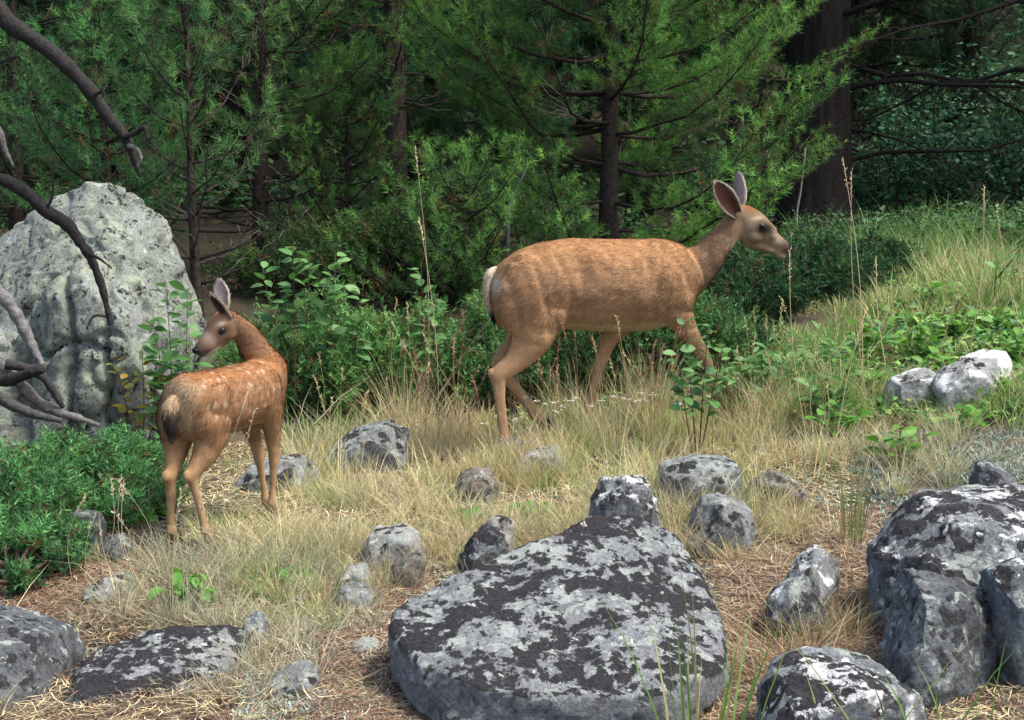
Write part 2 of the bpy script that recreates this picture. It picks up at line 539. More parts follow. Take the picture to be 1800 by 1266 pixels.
def rock(sets, mat, label, vox=0.012, amp=0.012, scale=9.0, seed=1, smooth_it=3, cracks=0.0, cat='rock', group=None, name='rock', foot=True, crack_scale=3.0, cuts=9, grooves=()):
    allp = np.concatenate([np.asarray(s, float) for s in sets])
    c = allp.mean(0)
    base = np.array([c[0], c[1], gz(c[0], c[1])[0]])
    me = voxel(hull_mesh([np.asarray(s, float) - base for s in sets]), vox, smooth_it)
    V = verts_of(me)
    rg = np.random.default_rng(seed * 13 + 1)
    for _ in range(cuts):          # broken faces: slice off bulges with planes
        nrm = unit(rg.normal(0, 1, 3) * np.array([1, 1, .7]) + np.array([0, -.25, .35]))
        e = V @ nrm
        h_ = e.max() - rg.uniform(.03, .09) * np.ptp(e)
        V = V - nrm * np.maximum(0, e - h_)[:, None]
    me.vertices.foreach_set('co', V.astype(np.float32).ravel()); me.update()
    Nn = normals_of(me)
    d = amp * (0.9 * fbm(V * scale * 1.3, seed, 5, 0.6) + 0.7 * fbm(V * scale * 0.35, seed + 9, 2))
    d += amp * 0.7 * np.round(1.6 * fbm(V * scale * 0.6 + 3, seed + 60, 2)) / 1.6
    rid = 1 - np.abs(fbm(V * scale * 1.7 + 5, seed + 20, 3))
    d -= amp * 0.6 * sstep(0.82, 1.0, rid)
    if cracks:
        Q = V.copy(); Q[:, 2] *= 0.45
        Q += 0.12 * np.stack([fbm(V * 4, seed + 40 + k, 2) for k in range(3)], 1)
        r2 = 1 - np.abs(vnoise(Q * crack_scale, seed + 31))
        d -= cracks * sstep(0.93, 1.0, r2)
        r3 = 1 - np.abs(vnoise(Q * crack_scale * 2.3 + 7, seed + 32))
        d -= 0.5 * cracks * sstep(0.93, 1.0, r3)
        blocks = vnoise(np.floor(Q * crack_scale * 0.9), seed + 77)
        d += cracks * 0.5 * blocks
    for pl, dep, wid in grooves:    # cracks along drawn lines, seen from the front
        Pl = np.array([W(*p_) for p_ in pl])[:, [0, 2]] - base[[0, 2]]
        q2 = V[:, [0, 2]] + .035 * np.stack([fbm(V * 6, seed + 80, 3), fbm(V * 6, seed + 81, 3)], 1)
        d = d - dep * np.exp(-(poly_dist(q2, Pl) / wid) ** 2) * (Nn[:, 1] < .3)
    V += Nn * d[:, None]
    me.vertices.foreach_set('co', V.astype(np.float32).ravel())
    me.polygons.foreach_set('use_smooth', np.ones(len(me.polygons), bool))
    me.update()
    me.materials.clear(); me.materials.append(mat)
    o = obj(name, me, None, base)
    me.name = name
    if foot:
        FOOT.append((base[0], base[1], 0.42 * max(np.ptp(allp[:, 0]), np.ptp(allp[:, 1]))))
    return tag(o, label, cat, group)

def lump(sil, d, thick, flat=0.55, front=0.72, back=0.8, low=0.08, seed=0):
    """points of a stone whose outline from the front is sil (pixels) at distance d"""
    S = np.array([W(x, y, d) for x, y in sil])
    c = S.mean(0)
    top, bot = S[:, 2].max(), S[:, 2].min()
    rng = np.random.default_rng(seed)
    P = [S]
    for off, sc in ((-0.5, front), (-0.25, 0.93), (0.3, 0.93), (0.6, back)):
        R = c + (S - c) * sc
        R[:, 1] += off * thick
        R[:, 2] -= (0.06 if off < 0 else 0.03) * (top - bot) * abs(off) * 2
        R += rng.normal(0, 0.02, R.shape) * (top - bot)
        P.append(R)
    P = np.concatenate(P)
    g = gz(c[0], c[1])[0]
    B = P[P[:, 2] < c[2]].copy(); B[:, 2] = g - low
    return np.concatenate([P, B])

RK_GREY = mat_rock('stone_grey', (0.10, 0.105, 0.10), (0.27, 0.28, 0.27), 0.20, 0.45, 0.08)
RK_BLACK = mat_rock('stone_black_lichen', (0.13, 0.135, 0.14), (0.25, 0.26, 0.265), 0.47, 0.46, 0.10, 15.0, 16.0)
RK_MIX = mat_rock('stone_mixed_lichen', (0.09, 0.095, 0.10), (0.23, 0.245, 0.25), 0.43, 0.42, 0.31, 7.0, 13.0)
RK_DARK = mat_rock('stone_dark', (0.045, 0.048, 0.05), (0.16, 0.17, 0.175), 0.3, 0.36, 0.0, 12, 17)
RK_PALE = mat_rock('stone_pale', (0.22, 0.21, 0.18), (0.42, 0.40, 0.35), 0.12, 0.45, 0.2)
RK_WHITE = mat_rock('stone_white', (0.17, 0.17, 0.165), (0.36, 0.36, 0.34), 0.15, 0.45, 0.48, 9, 8)
RK_BOULDER = mat_rock('stone_boulder', (0.13, 0.145, 0.12), (0.29, 0.31, 0.27), 0.08, 0.34, 0.06, 24.0, 6.0, 0.36, up=False)
RK_BROWN = mat_rock('stone_brown', (0.10, 0.085, 0.065), (0.24, 0.21, 0.17), 0.15, 0.3, 0.0)

# the tall boulder behind the fawn: three masses grown together
back = [W(*p) for p in [(-190, 600, 7.2), (-60, 470, 7.5), (20, 402, 7.4), (62, 362, 7.3), (108, 334, 7.25), (150, 319, 7.2), (205, 324, 7.3), (246, 347, 7.35),
                        (292, 386, 7.4), (334, 432, 7.5), (343, 452, 7.5), (369, 482, 7.5), (366, 540, 7.4), (350, 640, 7.3), (342, 780, 7.3),
                        (200, 420, 6.95), (250, 480, 6.85), (290, 600, 6.75), (300, 790, 6.75), (40, 520, 6.85), (-60, 790, 6.7), (-190, 790, 6.9),
                        (100, 400, 8.3), (250, 440, 8.3), (330, 560, 8.2), (340, 780, 8.2), (-100, 520, 8.3), (-190, 790, 8.3)]]
front = [W(*p) for p in [(52, 600, 6.42), (62, 530, 6.37), (112, 468, 6.42), (178, 436, 6.42), (222, 432, 6.47), (262, 500, 6.42), (282, 590, 6.37), (290, 790, 6.27),
                         (60, 790, 6.22), (130, 600, 6.22), (220, 600, 6.17), (200, 480, 6.27), (100, 520, 6.29), (60, 560, 7.3), (200, 440, 7.3), (290, 790, 7.3), (40, 790, 7.3)]]
left = [W(*p) for p in [(-200, 640, 6.6), (-40, 580, 6.6), (60, 590, 6.6), (70, 790, 6.3), (-200, 790, 6.3), (-100, 640, 6.4), (-200, 650, 7.3), (60, 600, 7.3), (60, 790, 7.3), (-200, 790, 7.3)]]
low = [W(*p) for p in [(200, 600, 6.45), (240, 590, 6.42), (286, 640, 6.4), (298, 790, 6.3), (200, 790, 6.2), (210, 660, 6.28), (250, 660, 6.26), (290, 620, 6.9), (300, 790, 6.9), (200, 610, 6.9)]]
rock([back, front, left, low], RK_BOULDER, 'tall greenish grey boulder with deep cracks, rising behind the fawn', 0.016, 0.009, 6.0, 3, 2, 0.03, 'boulder', None, 'boulder', crack_scale=2.2, cuts=6, grooves=[
    ([(110, 470, 6.4), (135, 540, 6.4), (150, 590, 6.4), (205, 602, 6.4), (212, 680, 6.4), (205, 760, 6.4)], .06, .022), ([(50, 600, 6.4), (100, 612, 6.4), (150, 592, 6.4)], .05, .02),
    ([(148, 600, 6.4), (140, 660, 6.4), (146, 760, 6.4)], .07, .02), ([(180, 440, 6.5), (196, 520, 6.4), (200, 600, 6.4)], .04, .018), ([(205, 325, 7.2), (222, 400, 7.0), (262, 430, 7.0), (330, 500, 7.0)], .05, .022),
    ([(60, 500, 6.6), (20, 560, 6.6), (40, 640, 6.5), (60, 720, 6.5)], .05, .025), ([(262, 500, 6.6), (292, 560, 6.6), (300, 640, 6.6), (290, 740, 6.5)], .05, .025), ([(120, 340, 7.2), (100, 400, 7.1), (60, 440, 7.0)], .03, .02)])

# black-crusted slab in the foreground
slab = [W(*p) for p in [(690, 1082, 3.08), (688, 1112, 3.02), (742, 1172, 2.85), (772, 1206, 2.76), (1000, 1226, 2.72), (1160, 1218, 2.74), (1262, 1180, 2.9),
                        (715, 1052, 3.16), (862, 1010, 3.3), (962, 960, 3.42), (1040, 912, 3.54), (1110, 903, 3.58), (1182, 934, 3.55), (1226, 985, 3.45), (1262, 1070, 3.2), (1276, 1150, 3.0),
                        (745, 1250, 2.83), (775, 1300, 2.76), (1000, 1330, 2.72), (1180, 1320, 2.76), (1285, 1230, 2.95), (694, 1190, 3.02),
                        (880, 1100, 3.6), (1110, 1000, 3.75), (1265, 1040, 3.5), (720, 1130, 3.3)]]
rock([slab], RK_BLACK, 'broad flat-topped rock crusted with black lichen rosettes', 0.009, 0.010, 7.0, 11, 2, cuts=3)

# cluster at the right edge
rock([[W(*p) for p in [(1516, 965, 3.5), (1530, 1040, 3.35), (1560, 915, 3.55), (1602, 872, 3.6), (1636, 840, 3.65), (1700, 836, 3.7), (1800, 846, 3.7), (1960, 880, 3.7),
                       (1590, 1000, 3.12), (1700, 1005, 3.08), (1830, 1010, 3.1), (1960, 1010, 3.2), (1540, 1130, 3.3), (1560, 1180, 3.15), (1800, 1190, 3.1), (1960, 1190, 3.2),
                       (1560, 1000, 3.8), (1700, 930, 4.0), (1960, 940, 4.0), (1600, 910, 3.28), (1780, 900, 3.3)]]],
     RK_MIX, 'large grey boulder topped with white and black lichen patches', 0.012, 0.012, 6.0, 21, 2)
rock([[W(*p) for p in [(1540, 1052, 3.02), (1572, 1000, 3.02), (1615, 978, 3.03), (1690, 988, 3.04), (1740, 1030, 3.03), (1764, 1080, 3.0), (1762, 1180, 2.9), (1640, 1215, 2.74), (1560, 1190, 2.82), (1545, 1130, 2.92),
                       (1600, 1060, 2.84), (1700, 1075, 2.84), (1640, 1300, 2.74), (1760, 1290, 2.85), (1550, 1290, 2.85), (1600, 1010, 3.25), (1740, 1060, 3.25), (1600, 1180, 3.25), (1740, 1180, 3.25)]]],
     RK_DARK, 'dark rounded rock leaning against the white-patched boulder', 0.01, 0.012, 7.0, 23, 3)
rock([lump([(1742, 1005), (1780, 992), (1860, 990), (1900, 1050), (1890, 1130), (1800, 1150), (1760, 1090)], 2.92, 0.22)], RK_MIX, 'white-capped rock wedged beside the dark rounded one', 0.01, 0.01, 8, 25, 3)
rock([[W(*p) for p in [(1336, 1082, 3.35), (1342, 1050, 3.42), (1400, 982, 3.6), (1440, 950, 3.68), (1474, 962, 3.68), (1470, 1015, 3.55), (1440, 1085, 3.36), (1385, 1045, 3.3), (1420, 1000, 3.4), (1340, 1130, 3.35), (1440, 1130, 3.36),
                       (1380, 1040, 3.7), (1470, 1040, 3.75), (1400, 1080, 3.3)]]], RK_MIX, 'wedge-shaped rock with white lichen flecks along its ridge', 0.008, 0.008, 12, 27, 2)
rock([lump([(1335, 1235), (1365, 1200), (1430, 1178), (1500, 1170), (1570, 1186), (1615, 1222), (1635, 1275), (1600, 1330), (1360, 1330)], 2.66, 0.3)], RK_MIX, 'low domed rock with speckled top among green blades', 0.008, 0.008, 9, 29, 3)
rock([lump([(1712, 822), (1740, 812), (1775, 822), (1785, 850), (1708, 850)], 4.0, 0.12)], RK_DARK, 'small dark stone sitting above the white-patched boulder', 0.008, 0.006, 12, 31, 2)
# lower left
rock([[W(*p) for p in [(-120, 1090, 3.3), (-20, 1064, 3.35), (60, 1066, 3.35), (120, 1090, 3.3), (148, 1125, 3.2), (140, 1160, 3.05), (60, 1130, 2.98), (-40, 1110, 3.0), (60, 1245, 2.78), (-120, 1250, 2.78), (130, 1230, 2.95),
                       (60, 1310, 2.78), (-120, 1310, 2.78), (130, 1300, 2.95), (-120, 1180, 3.6), (130, 1180, 3.55), (50, 1180, 2.84)]]], RK_DARK, 'blue-grey boulder with a dark hollow beside low juniper', 0.01, 0.012, 6, 33, 3)
rock([[W(*p) for p in [(68, 1222, 2.92), (110, 1182, 3.02), (180, 1140, 3.12), (260, 1098, 3.3), (350, 1090, 3.35), (430, 1102, 3.3), (445, 1140, 3.2), (380, 1190, 3.0), (250, 1222, 2.88), (150, 1235, 2.86),
                       (100, 1280, 2.95), (300, 1280, 2.95), (440, 1220, 3.15), (250, 1150, 3.5), (430, 1150, 3.45)]]], RK_BLACK, 'long low slab of dark mottled stone under grass tufts', 0.009, 0.01, 8, 35, 2)
rock([lump([(466, 1202), (490, 1180), (535, 1172), (566, 1190), (560, 1222), (480, 1228)], 3.0, 0.12)], RK_GREY, 'small speckled stone lying by the pale lichen tufts', 0.006, 0.006, 14, 37, 2)
# middle ground
rock([lump([(574, 800), (600, 772), (650, 745), (690, 735), (716, 745), (730, 790), (716, 832), (585, 832)], 5.85, 0.3)], RK_GREY, 'sloping grey rock with mossy crest in front of the juniper', 0.01, 0.012, 9, 39, 2)
rock([lump([(410, 850), (440, 818), (490, 804), (535, 808), (562, 835), (558, 868), (420, 872)], 5.3, 0.3)], RK_GREY, 'low lichen-spotted rock beside the fawn forelegs', 0.009, 0.01, 10, 41, 2)
rock([lump([(1148, 860), (1160, 820), (1200, 803), (1260, 800), (1296, 812), (1308, 850), (1300, 890), (1160, 892)], 4.75, 0.3)], RK_GREY, 'rounded grey boulder with pale rim behind the black-crusted rock', 0.009, 0.008, 10, 43, 3)
rock([lump([(1308, 880), (1330, 838), (1350, 822), (1390, 840), (1436, 876), (1430, 900), (1320, 900)], 4.7, 0.2)], RK_BROWN, 'angular brown rock leaning by the rounded grey boulder', 0.008, 0.008, 12, 45, 2)
rock([lump([(1041, 880), (1062, 850), (1100, 840), (1140, 846), (1156, 880), (1150, 925), (1046, 922)], 4.3, 0.2)], RK_MIX, 'blocky stone with dark front touching the black-crusted rock', 0.008, 0.009, 12, 47, 2)
rock([lump([(1190, 930), (1215, 890), (1270, 872), (1320, 890), (1330, 930), (1300, 950), (1200, 955)], 4.35, 0.25)], RK_GREY, 'half-buried flat stone between two boulders in thin grass', 0.009, 0.008, 10, 49, 2)
rock([lump([(905, 812), (930, 792), (985, 785), (996, 806), (985, 832), (910, 832)], 5.5, 0.2)], RK_PALE, 'pale broken rock showing above the straw grass', 0.009, 0.008, 12, 51, 2)
rock([lump([(798, 860), (812, 830), (840, 822), (870, 830), (880, 868), (860, 880), (800, 880)], 5.1, 0.2)], RK_BROWN, 'small brownish rock buried among dry straw tufts', 0.009, 0.008, 12, 53, 2)
rock([lump([(864, 802), (880, 775), (912, 770), (915, 800), (905, 815), (868, 815)], 5.75, 0.15)], RK_DARK, 'dark stump-like stone at the hind hoof of the doe', 0.008, 0.01, 14, 55, 2)
rock([lump([(634, 965), (648, 938), (690, 930), (736, 932), (742, 955), (720, 975), (645, 978)], 4.25, 0.2)], RK_PALE, 'flat pale stone beside the dark tilted slab', 0.007, 0.006, 12, 57, 2)
rock([lump([(672, 1008), (690, 985), (745, 966), (752, 985), (735, 1008), (690, 1018)], 4.0, 0.14)], RK_BROWN, 'dark tilted slab of stone on needle litter', 0.007, 0.006, 12, 59, 2)
rock([lump([(596, 1015), (612, 998), (645, 996), (655, 1012), (640, 1025), (602, 1026)], 3.95, 0.12)], RK_PALE, 'small light stone next to the dark tilted slab', 0.007, 0.005, 14, 61, 2)
rock([lump([(585, 1060), (600, 1030), (640, 1024), (662, 1040), (655, 1065), (590, 1070)], 3.75, 0.14)], RK_GREY, 'pale grey stone under a thin fringe of green grass', 0.007, 0.006, 14, 63, 2)
rock([lump([(82, 950), (95, 910), (130, 898), (165, 905), (182, 935), (175, 965), (90, 968)], 4.3, 0.2)], RK_DARK, 'dark stone tucked under the edge of low juniper', 0.008, 0.008, 12, 65, 2)
rock([lump([(172, 970), (182, 945), (210, 938), (230, 955), (232, 985), (178, 988)], 4.2, 0.14)], RK_DARK, 'small dark stone at the foot of the fawn', 0.007, 0.006, 14, 67, 2)
rock([lump([(135, 1055), (150, 1030), (200, 1014), (232, 1025), (230, 1062), (140, 1070)], 3.75, 0.18)], RK_PALE, 'half-buried pale stone in thin grass by needle litter', 0.008, 0.007, 12, 69, 2)
rock([lump([(845, 935), (858, 912), (885, 903), (906, 918), (905, 945), (850, 948)], 4.4, 0.12)], RK_PALE, 'round pale stone in straw near small green plants', 0.007, 0.006, 14, 71, 2)
rock([lump([(225, 900), (240, 872), (275, 860), (300, 872), (305, 905), (230, 910)], 4.9, 0.16)], RK_DARK, 'grey stone half hidden behind the fawn hind legs', 0.008, 0.007, 14, 73, 2)
rock([lump([(810, 990), (822, 955), (850, 930), (880, 935), (895, 965), (880, 995)], 4.15, 0.14)], RK_DARK, 'dark crusted stone beside the round pale stone', 0.007, 0.01, 14, 75, 2)
rock([lump([(420, 1115), (430, 1085), (455, 1075), (470, 1095), (465, 1120)], 3.35, 0.1)], RK_BLACK, 'small crumbly dark stone at end of the long low slab', 0.006, 0.01, 16, 77, 2)
rock([lump([(1560, 690), (1566, 668), (1600, 655), (1640, 648), (1652, 668), (1640, 695)], 5.7, 0.2)], RK_WHITE, 'bleached white stone next to the long pale boulder', 0.009, 0.007, 10, 79, 2)
rock([[W(*p) for p in [(1640, 680, 5.58), (1646, 652, 5.63), (1690, 624, 5.68), (1740, 611, 5.73), (1770, 618, 5.73), (1778, 640, 5.68), (1770, 680, 5.63), (1660, 690, 5.48), (1720, 645, 5.48), (1660, 730, 5.48), (1780, 730, 5.58), (1650, 680, 5.88), (1775, 660, 5.98), (1650, 730, 5.88), (1780, 730, 5.98)]]],
     RK_WHITE, 'long pale boulder lying in green grass on the slope', 0.01, 0.008, 8, 81, 3, cuts=1)
for k, (sx_, sy_, sw, d_, mt, lab) in enumerate([
    (1265, 758, 30, 6.0, RK_PALE, 'pale stone in bright grass below the leafy shoots'), (560, 872, 22, 5.1, RK_PALE, 'thin pale stone on bare needles beyond the lichen-spotted rock'),
    (1330, 795, 24, 5.3, RK_GREY, 'grey stone showing through thin dry grass above the brown rock'), (1110, 800, 26, 5.6, RK_GREY, 'stone sunk in tall straw behind the blocky stone'),
    (520, 1050, 18, 3.8, RK_GREY, 'pebble-sized grey stone beside a small green sprout'), (1560, 860, 26, 4.4, RK_DARK, 'dark stone sunk in grey moss above the boulders'),
    (760, 1000, 18, 3.9, RK_PALE, 'pale pebble in straw behind the black-crusted rock'), (380, 1045, 24, 3.7, RK_GREY, 'weathered stone beside the bright drooping plant'),
    (640, 1140, 34, 3.2, RK_GREY, 'flat grey stone half covered by pale lichen tufts'), (1660, 745, 24, 5.3, RK_BROWN, 'brownish stone under broad green leaves on the slope')]):
    rock([lump([(sx_ - sw, sy_ + 8), (sx_ - sw * 0.75, sy_ - sw * 0.16), (sx_ + 4, sy_ - sw * 0.34), (sx_ + sw * 0.8, sy_ - sw * 0.1), (sx_ + sw, sy_ + 8)], hit1(sx_, sy_ + 6)[1], 0.1, low=0.05, seed=k)], mt, lab, 0.007, 0.006, 14, 90 + k, 3)

# ------------------------------------------------------------------ the deer
def loft(rings, sides=20, n=None, axis=None):
    """rings: (centre, half height, half width, side vector); closed smooth body segment"""
    C_ = np.array([r[0] for r in rings], float)
    A_ = np.array([[r[1], r[2]] for r in rings], float)
    S_ = np.array([r[3] for r in rings], float)
    n = n or max(len(rings) * 5, 8)
    X = smooth_path(np.concatenate([C_, A_, S_], 1), n)
    C2, A2, S2 = X[:, :3], np.maximum(X[:, 3:5], 0.002), unit(X[:, 5:8])
    t = unit(np.gradient(C2, axis=0)) if axis is None else np.tile(unit(axis), (n, 1))
    S2 = unit(S2 - t * (S2 * t).sum(1, keepdims=True))
    U2 = np.cross(S2, t)
    a = np.arange(sides) * 2 * math.pi / sides
    V = C2[:, None] + A2[:, 1, None, None] * np.cos(a)[None, :, None] * S2[:, None] + A2[:, 0, None, None] * np.sin(a)[None, :, None] * U2[:, None]
    V = np.concatenate([V.reshape(-1, 3), C2[:1], C2[-1:]])
    i = np.arange(sides); j = (i + 1) % sides
    Q = np.concatenate([np.stack([k * sides + i, k * sides + j, (k + 1) * sides + j, (k + 1) * sides + i], 1) for k in range(n - 1)])
    T = np.concatenate([np.stack([j, i, np.full(sides, n * sides)], 1), np.stack([(n - 1) * sides + i, (n - 1) * sides + j, np.full(sides, n * sides + 1)], 1)])
    return V, T, Q

def ellipsoid(c, ax):
    """ax: three half-axis vectors"""
    u = np.linspace(0, math.pi, 11)[1:-1]; v = np.arange(16) * 2 * math.pi / 16
    P = np.stack([np.outer(np.sin(u), np.cos(v)), np.outer(np.sin(u), np.sin(v)), np.outer(np.cos(u), np.ones(16))], -1).reshape(-1, 3)
    P = np.concatenate([P, [[0, 0, 1], [0, 0, -1]]])
    V = np.asarray(c) + P @ np.asarray(ax)
    i = np.arange(16); j = (i + 1) % 16
    Q = np.concatenate([np.stack([k * 16 + i, (k + 1) * 16 + i, (k + 1) * 16 + j, k * 16 + j], 1) for k in range(8)])
    T = np.concatenate([np.stack([i, j, np.full(16, 144)], 1), np.stack([128 + j, 128 + i, np.full(16, 145)], 1)])
    return V, T, Q

def fur(name, parent, me, cols, count, lenfun, flowfun, seed, lift=0.22, width=0.0016, bare=()):
    """short hairs lying on the coat: one thin face each, coloured like the skin below"""
    rng = np.random.default_rng(seed)
    V = verts_of(me); Nn = normals_of(me)
    me.calc_loop_triangles()
    T = np.zeros(len(me.loop_triangles) * 3, np.int32); me.loop_triangles.foreach_get('vertices', T); T = T.reshape(-1, 3)
    ar = np.linalg.norm(np.cross(V[T[:, 1]] - V[T[:, 0]], V[T[:, 2]] - V[T[:, 0]]), axis=1)
    k = rng.choice(len(T), count, p=ar / ar.sum())
    w = rng.dirichlet((1, 1, 1), count)
    Pp = (V[T[k]] * w[:, :, None]).sum(1); nn = unit((Nn[T[k]] * w[:, :, None]).sum(1)); cc = (cols[T[k]] * w[:, :, None]).sum(1)
    L = lenfun(Pp) * rng.uniform(0.6, 1.3, count)
    for bc, br_ in bare:
        L = np.where(np.linalg.norm(Pp - bc, axis=1) < br_, 0.001, L)
    fl = flowfun(Pp) + rng.normal(0, 0.22, (count, 3))
    fl = unit(fl - nn * (fl * nn).sum(1, keepdims=True))
    d = unit(fl + nn * (lift + rng.normal(0, 0.1, count))[:, None])
    sd = np.cross(d, nn) * width * rng.uniform(0.7, 1.4, (count, 1))
    root = Pp - nn * 0.002
    VV = np.stack([root - sd, root + sd, root + d * L[:, None]], 1).reshape(-1, 3)
    clump = fbm(np.stack([Pp @ unit(np.array([1, .3, .2])) * 16, Pp[:, 2] * 42 + Pp[:, 0] * 9, Pp[:, 1] * 34], 1), seed + 3, 3)
    tint = np.clip(rng.normal(0.96, 0.22, (count, 1)) + 0.11 * clump[:, None], .3, 1.8)
    cc = np.clip(cc * tint, 0, 1)
    tipc = np.clip(cc * rng.uniform(0.85, 1.3, (count, 1)), 0, 1)
    CC = np.stack([cc * 0.92, cc * 0.92, tipc], 1).reshape(-1, 3)
    hm = mesh_np(name, VV, np.arange(count * 3).reshape(-1, 3), CC, M['fur'])
    nv = unit(nn + 0.15 * rng.normal(0, 1, (count, 3)))
    hm.normals_split_custom_set_from_vertices(np.repeat(nv, 3, axis=0).tolist())
    o = obj(name, hm, parent)
    tag(o, kind='stuff')
    return o

def ear(parent, base, tip, face, width, c_in, c_out, c_rim, cup=0.45, org=(0, 0, 0)):
    base = np.asarray(base, float); tip = np.asarray(tip, float)
    ax = unit(tip - base); L = np.linalg.norm(tip - base)
    face = unit(np.asarray(face, float) - ax * (np.asarray(face, float) @ ax))
    sd = np.cross(ax, face)
    nu, nv = 18, 13
    u = np.linspace(0, 1, nu); v = np.linspace(-1, 1, nv)
    w = width * np.interp(u, [0, 0.08, 0.25, 0.5, 0.75, 0.9, 0.97, 1.0], [0.42, 0.55, 0.85, 1.0, 0.78, 0.45, 0.22, 0.05])
    cu = np.interp(u, [0, 0.2, 0.6, 1.0], [1.5, 1.1, 0.6, 0.2]) * cup
    g = base + ax * (L * u)[:, None, None] + sd * (w[:, None] * v[None])[:, :, None] + face * ((w * cu)[:, None] * (v ** 2)[None])[:, :, None] - face * (0.06 * L * np.sin(u * math.pi))[:, None, None] * 0.5
    gi = g + face * 0.004
    go = g - face * 0.004
    V = np.concatenate([gi.reshape(-1, 3), go.reshape(-1, 3)])
    ix = (np.arange(nu - 1)[:, None] * nv + np.arange(nv - 1)[None]).ravel()
    Qi = np.stack([ix, ix + 1, ix + nv + 1, ix + nv], 1)
    off = nu * nv
    Qo = np.stack([ix + off, ix + nv + off, ix + nv + 1 + off, ix + 1 + off], 1)
    ed = []
    for k in range(nu - 1):
        a, b_ = k * nv, (k + 1) * nv
        ed += [(a, b_, b_ + off, a + off), (a + nv - 1, a + nv - 1 + off, b_ + nv - 1 + off, b_ + nv - 1)]
    for k in range(nv - 1):
        ed += [(k, k + off, k + 1 + off, k + 1), ((nu - 1) * nv + k, (nu - 1) * nv + k + 1, (nu - 1) * nv + k + 1 + off, (nu - 1) * nv + k + off)]
    rim = np.maximum(sstep(0.78, 0.98, np.abs(v))[None] * np.ones((nu, 1)), sstep(0.93, 1.0, u)[:, None] * np.ones((1, nv)))[:, :, None]
    ci = np.asarray(c_in) * (1 - rim) + np.asarray(c_rim) * rim
    co = np.asarray(c_out) * (1 - rim * 0.6) + np.asarray(c_rim) * rim * 0.6
    V = V - np.asarray(org)
    cc = np.concatenate([ci.reshape(-1, 3), co.reshape(-1, 3)]) * (1 + .18 * fbm(V * 60, 5, 2))[:, None]
    me = mesh_np('ear', V, np.concatenate([Qi, Qo, np.array(ed)]), cc, M['coat'])
    o = obj('ear', me, parent)
    fur('fur', o, me, cc, 4500, lambda P: np.full(len(P), .013), lambda P: np.tile(ax, (len(P), 1)), 61, .3, .0012)
    return o

def ball(name, parent, c, r, mat, col=(0.01, 0.01, 0.01), ax=None):
    V, T, Q = ellipsoid(c, np.eye(3) * r if ax is None else ax)
    mb = MB(); mb.add(V, T, Q, col)
    return obj(name, mb.mesh(name, mat), parent)

def hoof(parent, c, fwd, r, col=(0.02, 0.017, 0.015)):
    """cloven: two small toes side by side"""
    fwd = unit(np.asarray(fwd, float)); up = np.array([0, 0, 1.0]); sd = np.cross(fwd, up)
    mb = MB()
    for s in (-1, 1):
        cc = np.asarray(c) + sd * s * r * 0.48
        V, T, Q = loft([(cc + up * r * 1.5 - fwd * r * 0.3, r * 0.75, r * 0.42, sd), (cc + up * r * 0.6 + fwd * r * 0.1, r * 0.95, r * 0.47, sd),
                        (cc - up * r * 0.35 + fwd * r * 0.35, r * 1.15, r * 0.48, sd), (cc - up * r * 0.5 + fwd * r * 0.38, r * 1.1, r * 0.44, sd)], 12)
        mb.add(V, T, Q, col)
    return obj('hoof', mb.mesh('hoof', M['hoof']), parent)

# ---- doe
DA = math.radians(14)
DH = np.array([math.cos(DA), math.sin(DA), 0]); DL = np.array([math.sin(DA), -math.cos(DA), 0])   # heading, its right (towards the camera)
UP = np.array([0, 0, 1.0])
def dm(px): return 5.95 + (px - 1050) * 0.00063
def D(px, py, lat=0.0): return W(px, py, dm(px)) + DL * lat
def pxm(px): return dm(px) / F
DORG = D(1050, 800); DORG[2] = gz(DORG[0], DORG[1])[0]
def dr(px, py, hu, hs, lat=0.0): return (D(px, py, lat) - DORG, hu * pxm(px), hs, DL)
mb = MB()
trunk = [(862, 488, 525, .03), (868, 474, 552, .075), (880, 460, 575, .118), (900, 447, 586, .148), (920, 437, 588, .16), (945, 428, 588, .168), (985, 422, 578, .172), (1030, 420, 583, .18),
         (1080, 420, 584, .178), (1125, 420, 583, .172), (1160, 420, 578, .16), (1190, 427, 562, .135), (1212, 440, 540, .105), (1230, 458, 515, .06), (1237, 470, 500, .03)]
mb.add(*loft([dr(x, (t + b_) / 2, (b_ - t) / 2, w) for x, t, b_, w in trunk], 28, axis=DH))
mb.add(*loft([dr(1165, 482, 60, .11), dr(1200, 482, 50, .088), dr(1232, 462, 35, .062), dr(1256, 437, 27.5, .052), dr(1278, 411, 24, .047), dr(1296, 391, 23, .046)], 24))     # neck
mb.add(*loft([dr(1279, 379, 12, .028), dr(1290, 383, 24, .045), dr(1306, 390, 31, .053), dr(1323, 399, 29, .053), dr(1340, 410, 23, .043), dr(1357, 421, 16.5, .030), dr(1372, 431, 14, .027), dr(1383, 438, 12, .025), dr(1389, 442, 7, .014)], 24))  # head
mb.add(*loft([dr(1318, 376, 12, .03), dr(1330, 384, 12, .04), dr(1345, 396, 10, .03), dr(1362, 409, 8, .02)], 14))   # brow and bridge
mb.add(*loft([dr(1308, 418, 12, .03), dr(1330, 430, 11, .028), dr(1352, 440, 8, .022), dr(1374, 449, 7, .019), dr(1382, 451, 4, .012)], 14))   # lower jaw
def hind(lat, pts):
    return [dr(x, y, hu, hs, lat + e) for x, y, hu, hs, e in pts]
